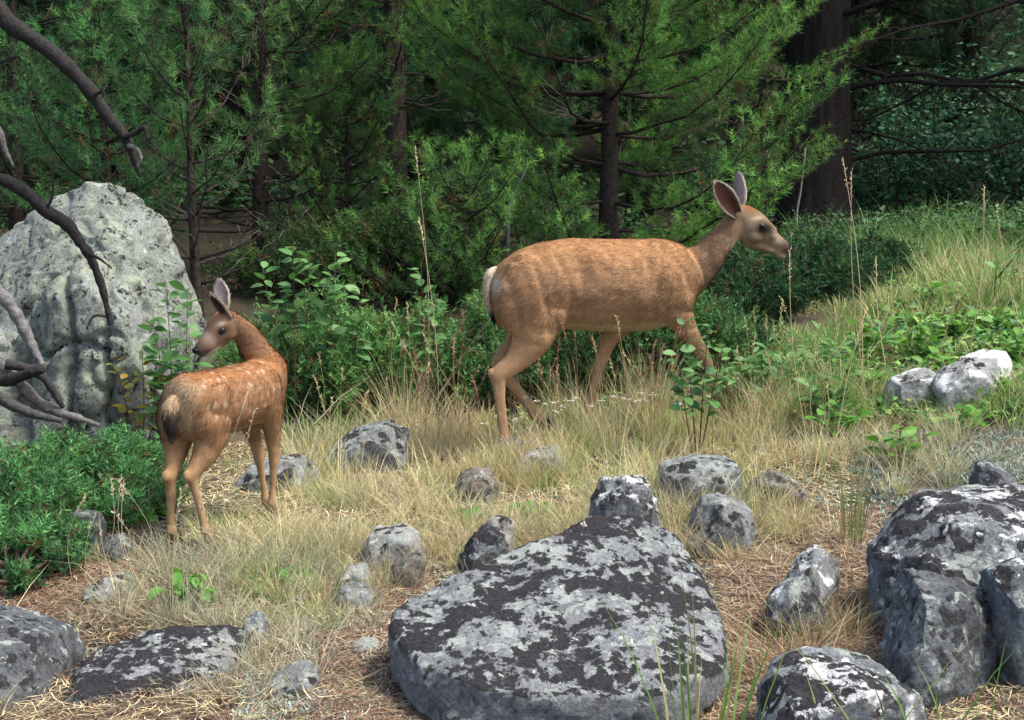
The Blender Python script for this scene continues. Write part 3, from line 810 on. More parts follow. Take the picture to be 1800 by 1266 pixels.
near_hind = [(938, 470, 52, .05, 0), (930, 515, 66, .075, .0), (928, 552, 60, .072, .005), (926, 585, 42, .058, .005), (914, 612, 29, .044, 0), (892, 636, 20, .033, 0), (870, 655, 16.5, .027, 0),
             (869, 676, 12, .021, 0), (872, 710, 9.5, .017, 0), (877, 752, 9.5, .017, 0), (880, 772, 11.5, .021, 0), (886, 786, 9, .018, 0), (890, 796, 9, .018, 0)]
far_hind = [(945, 480, 50, .05, 0), (945, 520, 58, .07, 0), (945, 560, 48, .062, 0), (930, 590, 32, .048, 0), (908, 618, 21, .036, 0), (886, 640, 15, .027, 0), (890, 660, 12, .021, 0),
            (912, 685, 9.5, .017, 0), (938, 718, 9.5, .017, 0), (950, 735, 11, .02, 0), (962, 745, 9, .017, 0), (968, 752, 9, .017, 0)]
near_fore = [(1168, 480, 40, .04, 0), (1172, 520, 40, .055, 0), (1182, 552, 27, .046, 0), (1196, 576, 19, .034, 0), (1212, 602, 14, .026, 0), (1225, 624, 13, .024, 0), (1234, 645, 9.5, .018, 0),
             (1244, 680, 8.5, .016, 0), (1250, 702, 11, .02, 0), (1257, 716, 8.5, .017, 0), (1262, 724, 8.5, .017, 0)]
far_fore = [(1150, 500, 36, .04, 0), (1135, 540, 34, .05, 0), (1108, 568, 25, .042, 0), (1083, 597, 17, .032, 0), (1069, 632, 13.5, .025, 0), (1062, 652, 11, .021, 0), (1055, 680, 8.5, .016, 0),
            (1047, 708, 8.5, .016, 0), (1044, 722, 11, .02, 0), (1048, 736, 8.5, .017, 0), (1051, 744, 8.5, .017, 0)]
for lat, pts in ((.088, near_hind), (-.088, far_hind), (.085, near_fore), (-.085, far_fore)):
    mb.add(*loft(hind(lat, pts), 18))
mb.add(*ellipsoid(D(856, 652, .088) - DORG, np.array([DH * .02, DL * .016, UP * .024])))           # point of hock
mb.add(*ellipsoid(D(891, 632, -.088) - DORG, np.array([DH * .02, DL * .016, UP * .024])))
mb.add(*ellipsoid(D(968, 545, .105) - DORG, np.array([DH * .05, DL * .05, UP * .085])))            # stifle
mb.add(*ellipsoid(D(1158, 490, .085) - DORG, np.array([DH * .075, DL * .06, UP * .13])))           # shoulder
mb.add(*ellipsoid(D(1188, 520, .075) - DORG, np.array([DH * .05, DL * .045, UP * .06])))
mb.add(*ellipsoid(D(925, 470, .09) - DORG, np.array([DH * .08, DL * .045, UP * .06])))             # haunch
for sg in (-1, 1):
    mb.add(*ellipsoid(D(1327, 386, .036 * sg) - DORG, np.array([DH * .03, DL * .016, UP * .012])))      # brow ridge
    mb.add(*ellipsoid(D(1320, 415, .034 * sg) - DORG, np.array([DH * .04, DL * .018, UP * .03])))       # cheek
    mb.add(*ellipsoid(D(1350, 416, .03 * sg) - DORG, np.array([DH * .03, DL * .01, UP * .012])))
    mb.add(*ellipsoid(D(1379, 437, .017 * sg) - DORG, np.array([DH * .014, DL * .012, UP * .014])))     # nostril pad
for px_, py_, lat, r_ in ((1228, 620, .085, .022), (1066, 640, -.085, .022), (879, 776, .088, .016), (873, 782, .088, .011), (949, 740, -.088, .011), (1246, 708, .085, .011), (1040, 728, -.085, .011), (884, 652, .088, .017)):
    mb.add(*ellipsoid(D(px_, py_, lat) - DORG, np.array([DH * r_, DL * r_ * .95, UP * r_ * 1.3])))         # knees, fetlocks, dewclaws
me = voxel(mb.mesh('doe_body'), 0.0075, 3, 0.5)
V = verts_of(me); Nn = normals_of(me)
V += Nn * (0.004 * fbm(V * 14, 4, 2) + 0.006 * fbm(V * 5, 8, 2))[:, None] * np.where(V[:, 2] > 0.5, 1, 0.2)[:, None]
def sag(px, py):
    p = D(px, py) - DORG
    return p @ DH, p[2]
for px_, py_, rs_, rz_, am_ in [(1003, 475, .05, .07, -.020), (1010, 545, .05, .04, -.012), (1090, 505, .13, .12, .010), (1155, 475, .06, .10, .013), (928, 500, .08, .09, .014), (1188, 525, .045, .05, .010), (960, 440, .035, .03, .008),
                                (1210, 455, .03, .05, -.004), (905, 452, .03, .03, .007), (1120, 470, .03, .08, -.008)]:
    a_, b_ = sag(px_, py_)
    V += Nn * (am_ * np.exp(-((V @ DH - a_) / rs_) ** 2 - ((V[:, 2] - b_) / rz_) ** 2) * sstep(.02, .07, np.abs(V @ DL)))[:, None]
me.vertices.foreach_set('co', V.astype(np.float32).ravel()); me.update(); Nn = normals_of(me)
for pl, dep, wid in [([(962, 445), (978, 480), (988, 520), (986, 560)], .010, .022), ([(925, 462), (935, 505), (948, 550), (952, 585)], .009, .02), ([(1122, 575), (1126, 530), (1136, 480), (1150, 440)], .011, .025),
                     ([(1205, 442), (1222, 465), (1230, 490), (1226, 515)], .006, .018), ([(1150, 560), (1172, 540), (1200, 545)], .010, .018), ([(1160, 450), (1185, 480), (1192, 510)], .007, .02),
                     ([(880, 480), (890, 530), (900, 580)], .007, .02), ([(1308, 422), (1300, 405), (1298, 388)], .006, .014), ([(885, 620), (905, 600), (930, 600)], .006, .014), ([(865, 668), (872, 720), (878, 760)], .004, .008)]:
    Pl = np.array([sag(*p_) for p_ in pl])
    V -= Nn * (0.55 * dep * np.exp(-(poly_dist(np.stack([V @ DH, V[:, 2]], 1), Pl) / wid) ** 2) * sstep(.015, .05, np.abs(V @ DL)))[:, None]
me.vertices.foreach_set('co', V.astype(np.float32).ravel()); me.update()
def sag(px, py):
    p = D(px, py) - DORG
    return p @ DH, p[2]
def near2(s, z, px, py, rs, rz):
    a, b_ = sag(px, py)
    return np.exp(-(((s - a) / rs) ** 2 + ((z - b_) / rz) ** 2))
def blend(c, m, t):
    m = np.clip(m, 0, 1)[:, None]
    return c * (1 - m) + np.asarray(t) * m
s, z, la = V @ DH, V[:, 2], V @ DL
Nn = normals_of(me)
nz = fbm(V * 22, 3, 3)
c = np.tile(np.array([0.315, 0.180, 0.094]), (len(V), 1))
s0, ztop = sag(1050, 420)
c = blend(c, sstep(ztop - .18, ztop - .01, z + .012 * nz), (0.42, 0.222, 0.098))
c = blend(c, sstep(.62, .50, z + .02 * nz) * 0.8, (0.40, 0.235, 0.12))                       # lower flank
c = blend(c, sstep(-0.55, -0.95, Nn[:, 2]) * sstep(.42, .5, z) * .85, (0.55, 0.45, 0.32))     # belly
sn, _ = sag(1222, 450)
c = blend(c, sstep(sn - .08, sn + .05, s + .03 * nz), (0.195, 0.122, 0.072))                   # neck
c = blend(c, near2(s, z, 1224, 505, .06, .09) * .75, (0.19, 0.105, 0.055))                  # chest
c = blend(c, near2(s, z, 1165, 500, .07, .12) * .3, (0.25, 0.125, 0.055))
c = blend(c, near2(s, z, 1040, 555, .16, .05) * .45, (0.42, 0.27, 0.15))
c = blend(c, near2(s, z, 925, 540, .07, .08) * .35, (0.27, 0.145, 0.07))
c = blend(c, sstep(*[sag(x, 400)[0] for x in (1284, 1305)], s) * sstep(sag(1300, 470)[1], sag(1300, 420)[1], z), (0.215, 0.15, 0.095))   # face
c = blend(c, near2(s, z, 1322, 364, .055, .024) * 1.4, (0.19, 0.09, 0.035))                    # forehead
c = blend(c, near2(s, z, 1322, 384, .030, .010) * 1.1, (0.46, 0.34, 0.21))                   # pale brow
c = blend(c, near2(s, z, 1336, 402, .046, .026) * 1.5, (0.022, 0.015, 0.011))
c = blend(c, near2(s, z, 1348, 412, .014, .03) * .7, (0.06, 0.042, 0.028))
c = blend(c, near2(s, z, 1322, 424, .035, .016) * .6, (0.13, 0.085, 0.05))                  # around the eye
c = blend(c, near2(s, z, 1361, 424, .022, .022) * .8, (0.34, 0.27, 0.19))
c = blend(c, near2(s, z, 1378, 436, .014, .04) * .9, (0.05, 0.036, 0.026))
c = blend(c, near2(s, z, 1370, 453, .05, .010) * .9, (0.38, 0.31, 0.23))                     # pale chin
c = blend(c, near2(s, z, 1364, 444, .03, .007) * 1.2, (0.10, 0.07, 0.05))                    # mouth line
c = blend(c, sstep(sag(1379, 438)[0], sag(1385, 438)[0], s + (z - sag(1385, 438)[1]) * -.0) * sstep(sag(1385, 456)[1], sag(1385, 450)[1], z), (0.012, 0.010, 0.010))   # nose
c = blend(c, near2(s, z, 1290, 430, .05, .04) * .5, (0.40, 0.30, 0.2))                       # throat
sr, _ = sag(880, 500)
rm = sstep(sag(876, 500)[0], sag(864, 500)[0], s + .014 * nz) * sstep(sag(870, 560)[1], sag(870, 510)[1], z + .01 * nz) * sstep(sag(870, 462)[1], sag(870, 472)[1], z)
c = blend(c, rm * sstep(sag(870, 530)[1], sag(870, 490)[1], z) * .9, (0.62, 0.53, 0.41))                                                        # white rump
c = blend(c, sstep(.40, .30, z) * .7, (0.36, 0.225, 0.12))                                   # shanks
st = fbm(np.stack([s * 9 + z * 5, z * 26 - s * 8, la * 20], 1), 15, 3)
c *= (1 + 0.08 * st + 0.08 * fbm(V * 55, 12, 2))[:, None]
set_col(me, c); me.materials.clear(); me.materials.append(M['coat'])
doe = empty('doe', DORG, 'adult tan doe walking with head raised through tall dry grass', 'deer')
obj('body', me, doe); me.name = 'doe_body'
def doe_len(P):
    zz = P[:, 2]
    L = np.where(zz > .55, .022, np.where(zz > .4, .015, .008))
    L = np.where(P @ DH > sag(1285, 400)[0], .007, L)
    return np.where((P @ DH < sag(880, 500)[0]) & (zz > .5), .022, L)
def doe_flow(P):
    zz = P[:, 2]
    dn = np.where(zz > .62, .35, 1.2)
    f_ = -DH[None] * 1.0 - UP[None] * dn[:, None]
    return f_
fur('fur', doe, me, c, 150000, doe_len, doe_flow, 5, .17, .0019, [(D(1332, 398, .045) - DORG, .02), (D(1332, 398, -.045) - DORG, .02)])
for px, py, lat, w_, in ((892, 797, .088, .020), (970, 753, -.088, .019), (1264, 726, .085, .019), (1052, 746, -.085, .019)):
    p = D(px, py, lat)
    hoof(doe, p - DORG, DH, w_)
ball('eye', doe, D(1332, 398, .047) - DORG, .014, M['eye'], ax=np.array([(DH * .85 - UP * .25) * .0235, DL * .013, UP * .016]))
ball('eye', doe, D(1332, 398, -.047) - DORG, .014, M['eye'], ax=np.array([(DH * .85 - UP * .25) * .0235, DL * .013, UP * .016]))
ball('nose', doe, D(1387, 437) - DORG, .012, M['eye'], ax=np.array([DH * .014, DL * .023, UP * .017]))
ear(doe, D(1291, 379, .028), D(1240, 320, .10), DL * 1.0 + DH * 0.35 - UP * .1, .052, (0.055, 0.022, 0.015), (0.2, 0.15, 0.11), (0.5, 0.43, 0.36), .4, DORG)
ear(doe, D(1300, 371, -.028), D(1309, 303, -.06), DL * -.35 + DH * 1.0, .046, (0.24, 0.2, 0.18), (0.25, 0.21, 0.19), (0.5, 0.44, 0.38), .45, DORG)
mb = MB()
mb.add(*loft([(D(874, 474) - DORG, .016, .02, DL), (D(861, 482) - DORG, .018, .024, DL), (D(855, 508) - DORG, .017, .025, DL), (D(857, 533) - DORG, .014, .02, DL), (D(864, 552) - DORG, .009, .012, DL), (D(869, 562) - DORG, .003, .004, DL)], 14))
tme = mb.mesh('tail', M['coat'])
TV = verts_of(tme)
tc_ = np.tile(np.array([0.62, 0.52, 0.40]), (len(TV), 1))
tc_ = blend(tc_, sstep(sag(860, 535)[1], sag(860, 552)[1], TV[:, 2]), (0.03, 0.022, 0.018))
tc_ = blend(tc_, sstep(.010, -.012, TV @ DH - sag(858, 500)[0]) * sstep(sag(860, 470)[1], sag(860, 500)[1], TV[:, 2]) * .6, (0.34, 0.20, 0.10))
tme.attributes.remove(tme.attributes['Col']); set_col(tme, tc_)
to = obj('tail', tme, doe)
fo = fur('fur', to, tme, tc_, 5000, lambda P: np.full(len(P), .03), lambda P: np.tile(-UP, (len(P), 1)), 6, .3)

# ---- fawn
FA = math.radians(24)
FH = np.array([math.sin(FA), math.cos(FA), 0]); FL = np.array([math.cos(FA), -math.sin(FA), 0])   # heading (away, to the right), its right side
FM = W(328, 960, 4.29) + FH * 0.235
FM[2] = gz(FM[0], FM[1])[0]
def fr(x, y, z, hu, hs, side=None): return (FH * x + FL * y + UP * z, hu, hs, FL if side is None else side)
def fw(px, py, d): return W(px, py, d) - FM
mb = MB()
mb.add(*loft([fr(-.275, 0, .475, .03, .03), fr(-.262, 0, .468, .075, .062), fr(-.235, 0, .462, .102, .086), fr(-.19, 0, .458, .115, .1), fr(-.12, 0, .456, .115, .106), fr(-.02, 0, .455, .113, .108),
              fr(.08, 0, .458, .113, .105), fr(.16, 0, .462, .113, .096), fr(.22, 0, .467, .104, .082), fr(.265, 0, .475, .08, .06), fr(.29, 0, .48, .04, .03)], 26, axis=FH))
def fleg(pts): return loft([fr(*p) for p in pts], 16)
mb.add(*fleg([(-.17, .045, .48, .08, .05), (-.165, .055, .42, .088, .058), (-.165, .055, .36, .072, .05), (-.185, .048, .31, .048, .037), (-.215, .036, .268, .033, .028), (-.235, .03, .24, .027, .024),
              (-.232, .034, .205, .019, .018), (-.222, .048, .14, .0145, .0145), (-.215, .058, .075, .0145, .0145), (-.212, .062, .052, .018, .018), (-.200, .063, .032, .014, .015), (-.192, .063, .02, .014, .015)]))
mb.add(*fleg([(-.19, -.045, .48, .08, .05), (-.19, -.055, .42, .085, .056), (-.195, -.055, .36, .068, .048), (-.215, -.048, .31, .045, .036), (-.245, -.038, .268, .032, .027), (-.262, -.034, .24, .027, .024),
              (-.26, -.036, .205, .019, .018), (-.255, -.042, .14, .0145, .0145), (-.252, -.046, .075, .0145, .0145), (-.25, -.047, .052, .018, .018), (-.238, -.047, .032, .014, .015), (-.23, -.047, .02, .014, .015)]))
mb.add(*fleg([(.175, .05, .46, .06, .04), (.18, .055, .40, .056, .044), (.19, .055, .345, .036, .033), (.2, .052, .29, .025, .024), (.205, .05, .235, .02, .02), (.206, .049, .21, .019, .0195),
              (.205, .045, .16, .0135, .0135), (.205, .04, .085, .0135, .0135), (.206, .038, .055, .0175, .0175), (.216, .037, .033, .0135, .0145), (.222, .037, .02, .0135, .0145)]))
mb.add(*fleg([(.175, -.05, .46, .06, .04), (.19, -.055, .40, .056, .044), (.21, -.055, .345, .036, .033), (.228, -.05, .29, .025, .024), (.24, -.042, .235, .02, .02), (.243, -.04, .21, .019, .0195),
              (.246, -.034, .16, .0135, .0135), (.25, -.024, .085, .0135, .0135), (.252, -.02, .055, .0175, .0175), (.262, -.018, .033, .0135, .0145), (.268, -.018, .02, .0135, .0145)]))
for x_, y_ in ((-.262, .029), (-.29, -.033)):
    mb.add(*ellipsoid(FH * x_ + FL * y_ + UP * .243, np.array([FH * .014, FL * .014, UP * .02])))
NS = unit(np.array([0.35, -1.0, 0.0]))
mb.add(*ellipsoid(FH * .235 + UP * .425, np.array([FH * .062, FL * .07, UP * .085])))
mb.add(*loft([(fw(455, 700, 4.69), .06, .06, FL), (fw(462, 682, 4.71), .085, .078, FL), (fw(466, 655, 4.73), .085, .075, unit(FL + NS * .3)), (fw(456, 626, 4.72), .060, .056, unit(FL + NS)), (fw(440, 600, 4.70), .048, .044, NS), (fw(423, 580, 4.67), .043, .040, NS), (fw(408, 571, 4.645), .043, .041, NS)], 20))
hd0, hd1 = fw(414, 560, 4.655), fw(345, 619, 4.565)
HT = unit(hd1 - hd0)
HS = unit(np.cross(HT, UP))       # points to the head's right or left, level
if HS[1] > 0: HS = -HS            # towards the camera
HU = np.cross(HS, HT)
if HU[2] < 0: HU = -HU
hl = np.linalg.norm(hd1 - hd0)
def hp(t, up=0.0, sd=0.0): return hd0 + HT * (hl * t) + HU * up + HS * sd
mb.add(*loft([(hp(-.06), .02, .022, HS), (hp(.04, .0), .044, .038, HS), (hp(.2, .002), .056, .045, HS), (hp(.38, .004), .052, .045, HS), (hp(.55), .041, .037, HS), (hp(.72, -.003), .031, .028, HS), (hp(.86, -.004), .027, .025, HS), (hp(.97, -.004), .022, .021, HS), (hp(1.02, -.003), .01, .01, HS)], 20))
mb.add(*loft([(hp(.3, -.035), .02, .022, HS), (hp(.55, -.033), .016, .02, HS), (hp(.8, -.028), .012, .016, HS), (hp(.95, -.024), .008, .012, HS)], 12))
for x_, y_, z_, r_ in ((.216, .049, .222, .0185), (.254, -.039, .222, .0185), (-.222, .062, .056, .012), (-.262, -.047, .056, .012), (.198, .038, .058, .011), (.244, -.02, .058, .011), (-.215, .036, .243, .017), (-.243, -.038, .243, .017)):
    mb.add(*ellipsoid(FH * x_ + FL * y_ + UP * z_, np.array([FH * r_, FL * r_, UP * r_ * 1.35])))
for sg in (-1, 1):
    mb.add(*ellipsoid(hp(.33, .026, .033 * sg), np.array([HT * .024, HS * .012, HU * .010])))
    mb.add(*ellipsoid(hp(.30, -.02, .03 * sg), np.array([HT * .03, HS * .014, HU * .022])))
    mb.add(*ellipsoid(FH * -.15 + FL * .088 * sg + UP * .47, np.array([FH * .07, FL * .028, UP * .07])))
    mb.add(*ellipsoid(FH * .17 + FL * .075 * sg + UP * .46, np.array([FH * .045, FL * .03, UP * .085])))
me = voxel(mb.mesh('fawn_body'), 0.006, 3, 0.5)
V = verts_of(me); Nn = normals_of(me)
V += Nn * (0.003 * fbm(V * 18, 4, 2))[:, None]
me.vertices.foreach_set('co', V.astype(np.float32).ravel()); me.update(); Nn = normals_of(me)
X_, Y_, Z_ = V @ FH, V @ FL, V[:, 2]
nz = fbm(V * 25, 3, 3)
c = np.tile(np.array([0.29, 0.155, 0.078]), (len(V), 1))
c = blend(c, sstep(.50, .57, Z_ + .01 * nz), (0.345, 0.16, 0.066))
c = blend(c, sstep(.40, .30, Z_ + .02 * nz), (0.34, 0.20, 0.10))
c = blend(c, sstep(.28, .18, Z_), (0.36, 0.23, 0.12))
c = blend(c, sstep(-.6, -.95, Nn[:, 2]) * sstep(.33, .38, Z_) * .8, (0.5, 0.4, 0.28))
c = blend(c, sstep(.56, .62, Z_ + .01 * nz) * .8, (0.25, 0.145, 0.08))
c = blend(c, sstep(-.19, -.262, X_ + .025 * nz) * sstep(.34, .44, Z_ + .02 * nz) * sstep(.085, .045, np.abs(Y_) + .012 * nz) * .75, (0.38, 0.285, 0.175))          # pale rump
rng = np.random.default_rng(77)
spots = []
for row, (zz, yy) in enumerate([(.567, .035), (.548, .066), (.522, .09), (.493, .103), (.462, .108), (.428, .108)]):
    for x_ in np.arange(-.235, .235, .033 if row < 4 else .036):
        if row >= 4 and x_ > .06: continue
        for sgn in (-1, 1):
            spots.append((x_ + rng.normal(0, .012) + .014 * (row % 2), sgn * yy, zz + rng.normal(0, .010), rng.uniform(.0036, .0066), rng.uniform(1.1, 1.9)))
SPF = np.zeros(len(V))
for x_, y_, z_, r_, el in spots:
    near_side = np.abs(Y_ - y_) < .06
    q = ((X_ - x_) / r_) ** 2 + (np.hypot(Z_ - z_, (Y_ - y_) * .6) / (r_ * el)) ** 2
    SPF = np.maximum(SPF, np.where(near_side & (Z_ > .38), np.exp(-q * .7), 0))
c = blend(c, sstep(.3, .75, SPF + .14 * nz) * .75, (0.62, 0.48, 0.33))
hv = V - hd0
ht, hu_, hs_ = (hv @ HT) / hl, hv @ HU, hv @ HS
inhead = (np.abs(hs_) < .09) & (np.abs(hu_) < .1) & (ht > -.1)
c = blend(c, inhead * sstep(-.05, .15, ht), (0.19, 0.118, 0.07))
c = blend(c, inhead * np.exp(-((ht - .22) / .18) ** 2 - ((hu_ - .055) / .03) ** 2), (0.36, 0.17, 0.07))
c = blend(c, inhead * np.exp(-((ht - .42) / .13) ** 2 - ((hu_ - .012) / .018) ** 2) * 1.2, (0.045, 0.032, 0.025))
c = blend(c, inhead * np.exp(-((ht - .36) / .10) ** 2 - ((hu_ - .036) / .010) ** 2) * .8, (0.46, 0.36, 0.26))
c = blend(c, inhead * sstep(.72, .92, ht) * .9, (0.07, 0.05, 0.04))
c = blend(c, inhead * np.exp(-((ht - .68) / .07) ** 2) * (hu_ > -.02) * .4, (0.42, 0.36, 0.3))
c = blend(c, inhead * sstep(-.022, -.034, hu_) * sstep(.5, .7, ht), (0.42, 0.36, 0.29))
c *= (1 + 0.10 * fbm(V * 45, 12, 2))[:, None]
set_col(me, c); me.materials.clear(); me.materials.append(M['coat'])
fawn = empty('fawn', FM, 'reddish spotted fawn standing and looking back over its shoulder', 'deer')
obj('body', me, fawn); me.name = 'fawn_body'
def fawn_len(P):
    L = np.where(P[:, 2] > .38, .017, np.where(P[:, 2] > .28, .013, .008))
    q = P - hd0
    L = np.where(((q @ HT) / hl > .1) & (np.abs(q @ HS) < .1) & (np.abs(q @ HU) < .09), .007, L)
    return np.where((P @ FH < -.23) & (P[:, 2] > .36), .022, L)
fur('fur', fawn, me, c, 90000, fawn_len, lambda P: -FH[None] - UP[None] * np.where(P[:, 2] > .55, .3, 1.0)[:, None], 9, .2, .0015)
for x_, y_ in ((-.190, .063), (-.228, -.047), (.224, .037), (.27, -.018)):
    hoof(fawn, FH * x_ + FL * y_ + UP * .012, FH, .016)
ball('eye', fawn, hp(.42, .012, .0395), .01, M['eye'], ax=np.array([HT * .0135, HS * .009, HU * .0105]))
ball('eye', fawn, hp(.42, .012, -.0395), .01, M['eye'], ax=np.array([HT * .0135, HS * .009, HU * .0105]))
ball('nose', fawn, hp(1.0, .006), .01, M['eye'], ax=np.array([HT * .010, HS * .017, HU * .012]))
ear(fawn, FM + hp(.10, .025, .032), W(371, 518, 4.56), HT * 1.0 + HS * .25, .026, (0.06, 0.04, 0.035), (0.26, 0.17, 0.11), (0.42, 0.34, 0.26), .5, FM)
ear(fawn, FM + hp(.04, .035, -.022), W(385, 493, 4.68), HS * .85 + HT * .75, .028, (0.24, 0.2, 0.19), (0.24, 0.16, 0.1), (0.5, 0.42, 0.34), .4, FM)
mb = MB()
mb.add(*loft([fr(-.262, -.005, .50, .016, .02), fr(-.285, -.008, .475, .02, .026), fr(-.293, -.008, .44, .018, .026), fr(-.290, -.006, .405, .013, .02), fr(-.285, -.005, .375, .006, .009)], 12))
tme = mb.mesh('tail', M['coat']); TV = verts_of(tme)
tc_ = blend(np.tile(np.array([0.38, 0.27, 0.155]), (len(TV), 1)), sstep(.49, .44, TV[:, 2]), (0.05, 0.038, 0.03))
tme.attributes.remove(tme.attributes['Col']); set_col(tme, tc_)
to = obj('tail', tme, fawn)
fur('fur', to, tme, tc_, 5000, lambda P: np.full(len(P), .036), lambda P: np.tile(-UP, (len(P), 1)), 16, .35, .0013)

# ------------------------------------------------------------------ conifers
def needles(mb, P, Dv, n, length, width, spread, shoot, c_dark, c_bright, bright, rng, brown=0.02):
    """P shoots (position), Dv directions; n needles on each, radiating forward along the shoot"""
    S = len(P)
    if S == 0: return
    Dv = unit(Dv)
    r = rng.normal(0, 1, (S, n, 3))
    r = unit(r - Dv[:, None] * (r * Dv[:, None]).sum(2, keepdims=True))
    al = rng.uniform(0, 1, (S, n, 1))
    root = P[:, None] + Dv[:, None] * al * shoot
    d = unit(Dv[:, None] * (1 - spread * (1.1 - al * 0.6)) + r * spread)
    L = length * rng.uniform(0.7, 1.15, (S, n, 1))
    sd = unit(np.cross(d, rng.normal(0, 1, (S, n, 3)))) * width * 0.5
    V = np.stack([root - sd, root + sd, root + d * L], 2).reshape(-1, 3)
    b_ = np.clip(bright[:, None] + rng.normal(0, 0.12, (S, n)), 0, 1)[:, :, None]
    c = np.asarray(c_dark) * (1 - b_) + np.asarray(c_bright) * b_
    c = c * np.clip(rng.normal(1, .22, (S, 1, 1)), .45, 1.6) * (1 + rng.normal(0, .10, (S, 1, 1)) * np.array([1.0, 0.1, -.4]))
    dead = rng.random(S) < brown
    c = np.where(dead[:, None, None], np.array([0.17, 0.085, 0.035]) * rng.uniform(.5, 1.3, (S, 1, 1)), c)
    C = np.repeat(c.reshape(-1, 3), 3, axis=0)
    mb.add(V, np.arange(S * n * 3).reshape(-1, 3), None, C)

def pine(seed, H, base, R, r0, dz=0.3, nb=5, n=22, length=0.065, width=0.0045, shoot=0.09, step=0.11, c_dark=(0.025, 0.06, 0.02), c_bright=(0.10, 0.21, 0.045),
         lean=(0, 0), dead_below=0.0, dead_p=0.1, cut=99.0, bark=(0.055, 0.042, 0.035), up0=0.22, keep=1.0, top_tuft=True, gap=None):
    """returns (trunk mesh with limbs, crown mesh); origin at the trunk's foot"""
    rng = np.random.default_rng(seed)
    wood, cr = MB(), MB()
    k = np.linspace(0, 1, 10)
    wob = np.cumsum(rng.normal(0, 0.018, (10, 2)), 0) * H * 0.12
    path = np.stack([lean[0] * k * H + wob[:, 0], lean[1] * k * H + wob[:, 1], k * H - 0.15], 1)
    wood.add(*tube(path, r0 * (1 - k * 0.93) + 0.004 + r0 * 0.5 * np.exp(-k * 22), 10), bark)
    def at(z_):
        return np.array([np.interp(z_, path[:, 2], path[:, j]) for j in range(3)])
    SP, SD, SB = [], [], []
    z_ = base
    while z_ < H - 0.1:
        t = (z_ - base) / (H - base)
        m_ = nb + rng.integers(-1, 2)
        a0 = rng.uniform(0, 6.28)
        for q in range(m_):
            if z_ > cut and rng.random() < 0.45: continue
            a = a0 + q * 6.283 / m_ + rng.normal(0, 0.25)
            L = R * (1 - t) ** 0.75 * rng.uniform(0.65, 1.12) * (0.75 + 0.25 * min(1, t * 6))
            if L < 0.12: L = 0.12
            el = up0 + 0.55 * t + rng.normal(0, 0.08)
            o = at(z_ + rng.uniform(-.06, .06))
            hd = np.array([math.cos(a), math.sin(a), 0])
            s = np.linspace(0, 1, 7)
            pts = o + hd * (s * L * math.cos(el))[:, None] + UP * (L * (math.sin(el) * s - 0.10 * np.sin(s * 3.1) + 0.16 * s ** 3))[:, None]
            pts[1:] += np.cumsum(rng.normal(0, 0.018 * L, (6, 3)), 0)
            br = max(0.004, 0.011 * L ** 0.8 + 0.0025)
            wood.add(*tube(pts, br * (1 - 0.75 * s), 5), np.asarray(bark) * rng.uniform(.8, 1.3))
            tone = rng.normal(0, .13)
            dead = z_ < dead_below or rng.random() < dead_p * (1 - t)
            tl = max(2, int(L / step))
            for w_ in np.linspace(0.22, 1.0, tl):
                pc = np.array([np.interp(w_, s, pts[:, j]) for j in range(3)])
                tdir = unit(pts[min(6, int(w_ * 6) + 1)] - pts[int(w_ * 5.99)])
                for sg in (-1, 1):
                    if rng.random() > keep: continue
                    side = np.cross(tdir, UP) * sg
                    d = unit(tdir * 0.75 + side * rng.uniform(0.5, 1.1) + UP * rng.uniform(-0.05, 0.5))
                    l2 = min(0.5, L * 0.36) * (1.15 - 0.65 * w_) * rng.uniform(0.6, 1.2)
                    if dead:
                        if rng.random() < 0.4:
                            wood.add(*tube(np.stack([pc, pc + d * l2 * .5 + rng.normal(0, .02, 3), pc + d * l2]), [.004, .003, .0012], 3), (0.16, 0.14, 0.12))
                        continue
                    if l2 > 0.12:
                        wood.add(*tube(np.stack([pc, pc + d * l2 * 0.6]), [.0032, .0018], 3), bark)
                    ns = max(1, int(l2 / 0.085))
                    for e in range(ns):
                        f_ = (e + 0.6) / ns
                        SP.append(pc + d * l2 * f_ * 0.85 + rng.normal(0, .012, 3))
                        SD.append(d + UP * rng.uniform(0.1, 0.7) + rng.normal(0, 0.28, 3))
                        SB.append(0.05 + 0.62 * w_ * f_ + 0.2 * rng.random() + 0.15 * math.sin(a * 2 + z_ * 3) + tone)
            if not dead:
                SP.append(pts[-1]); SD.append(pts[-1] - pts[-2] + UP * 0.03); SB.append(0.8)
        z_ += dz * (1 - 0.45 * t) * rng.uniform(0.8, 1.2)
    if top_tuft:
        for q in range(5):
            SP.append(path[-1] - UP * 0.07 * q); SD.append(UP + rng.normal(0, .2, 3)); SB.append(.8)
    SP, SD, SB = np.array(SP), np.array(SD), np.array(SB)
    if gap is not None:
        keepm = gap(SP)
        SP, SD, SB = SP[keepm], SD[keepm], SB[keepm]
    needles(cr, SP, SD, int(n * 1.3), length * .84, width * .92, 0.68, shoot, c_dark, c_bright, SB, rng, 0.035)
    return wood.mesh('pine_trunk', M['bark']), cr.mesh('pine_crown', M['needle'], smooth=False)

def put_tree(name, meshes, loc, label, rot=0.0, sc=1.0, group=None):
    o = empty(name, loc, label, 'tree', group)
    o.rotation_euler = (0, 0, rot); o.scale = (sc, sc, sc)
    obj('trunk', meshes[0], o)
    if meshes[1] is not None:
        obj('crown', meshes[1], o)
    return o

def foot(px, d):
    p = W(px, 400, d); p[2] = gz(p[0], p[1])[0] - 0.03
    return p

BR = (0.20, 0.44, 0.075); DK = (0.035, 0.085, 0.025)
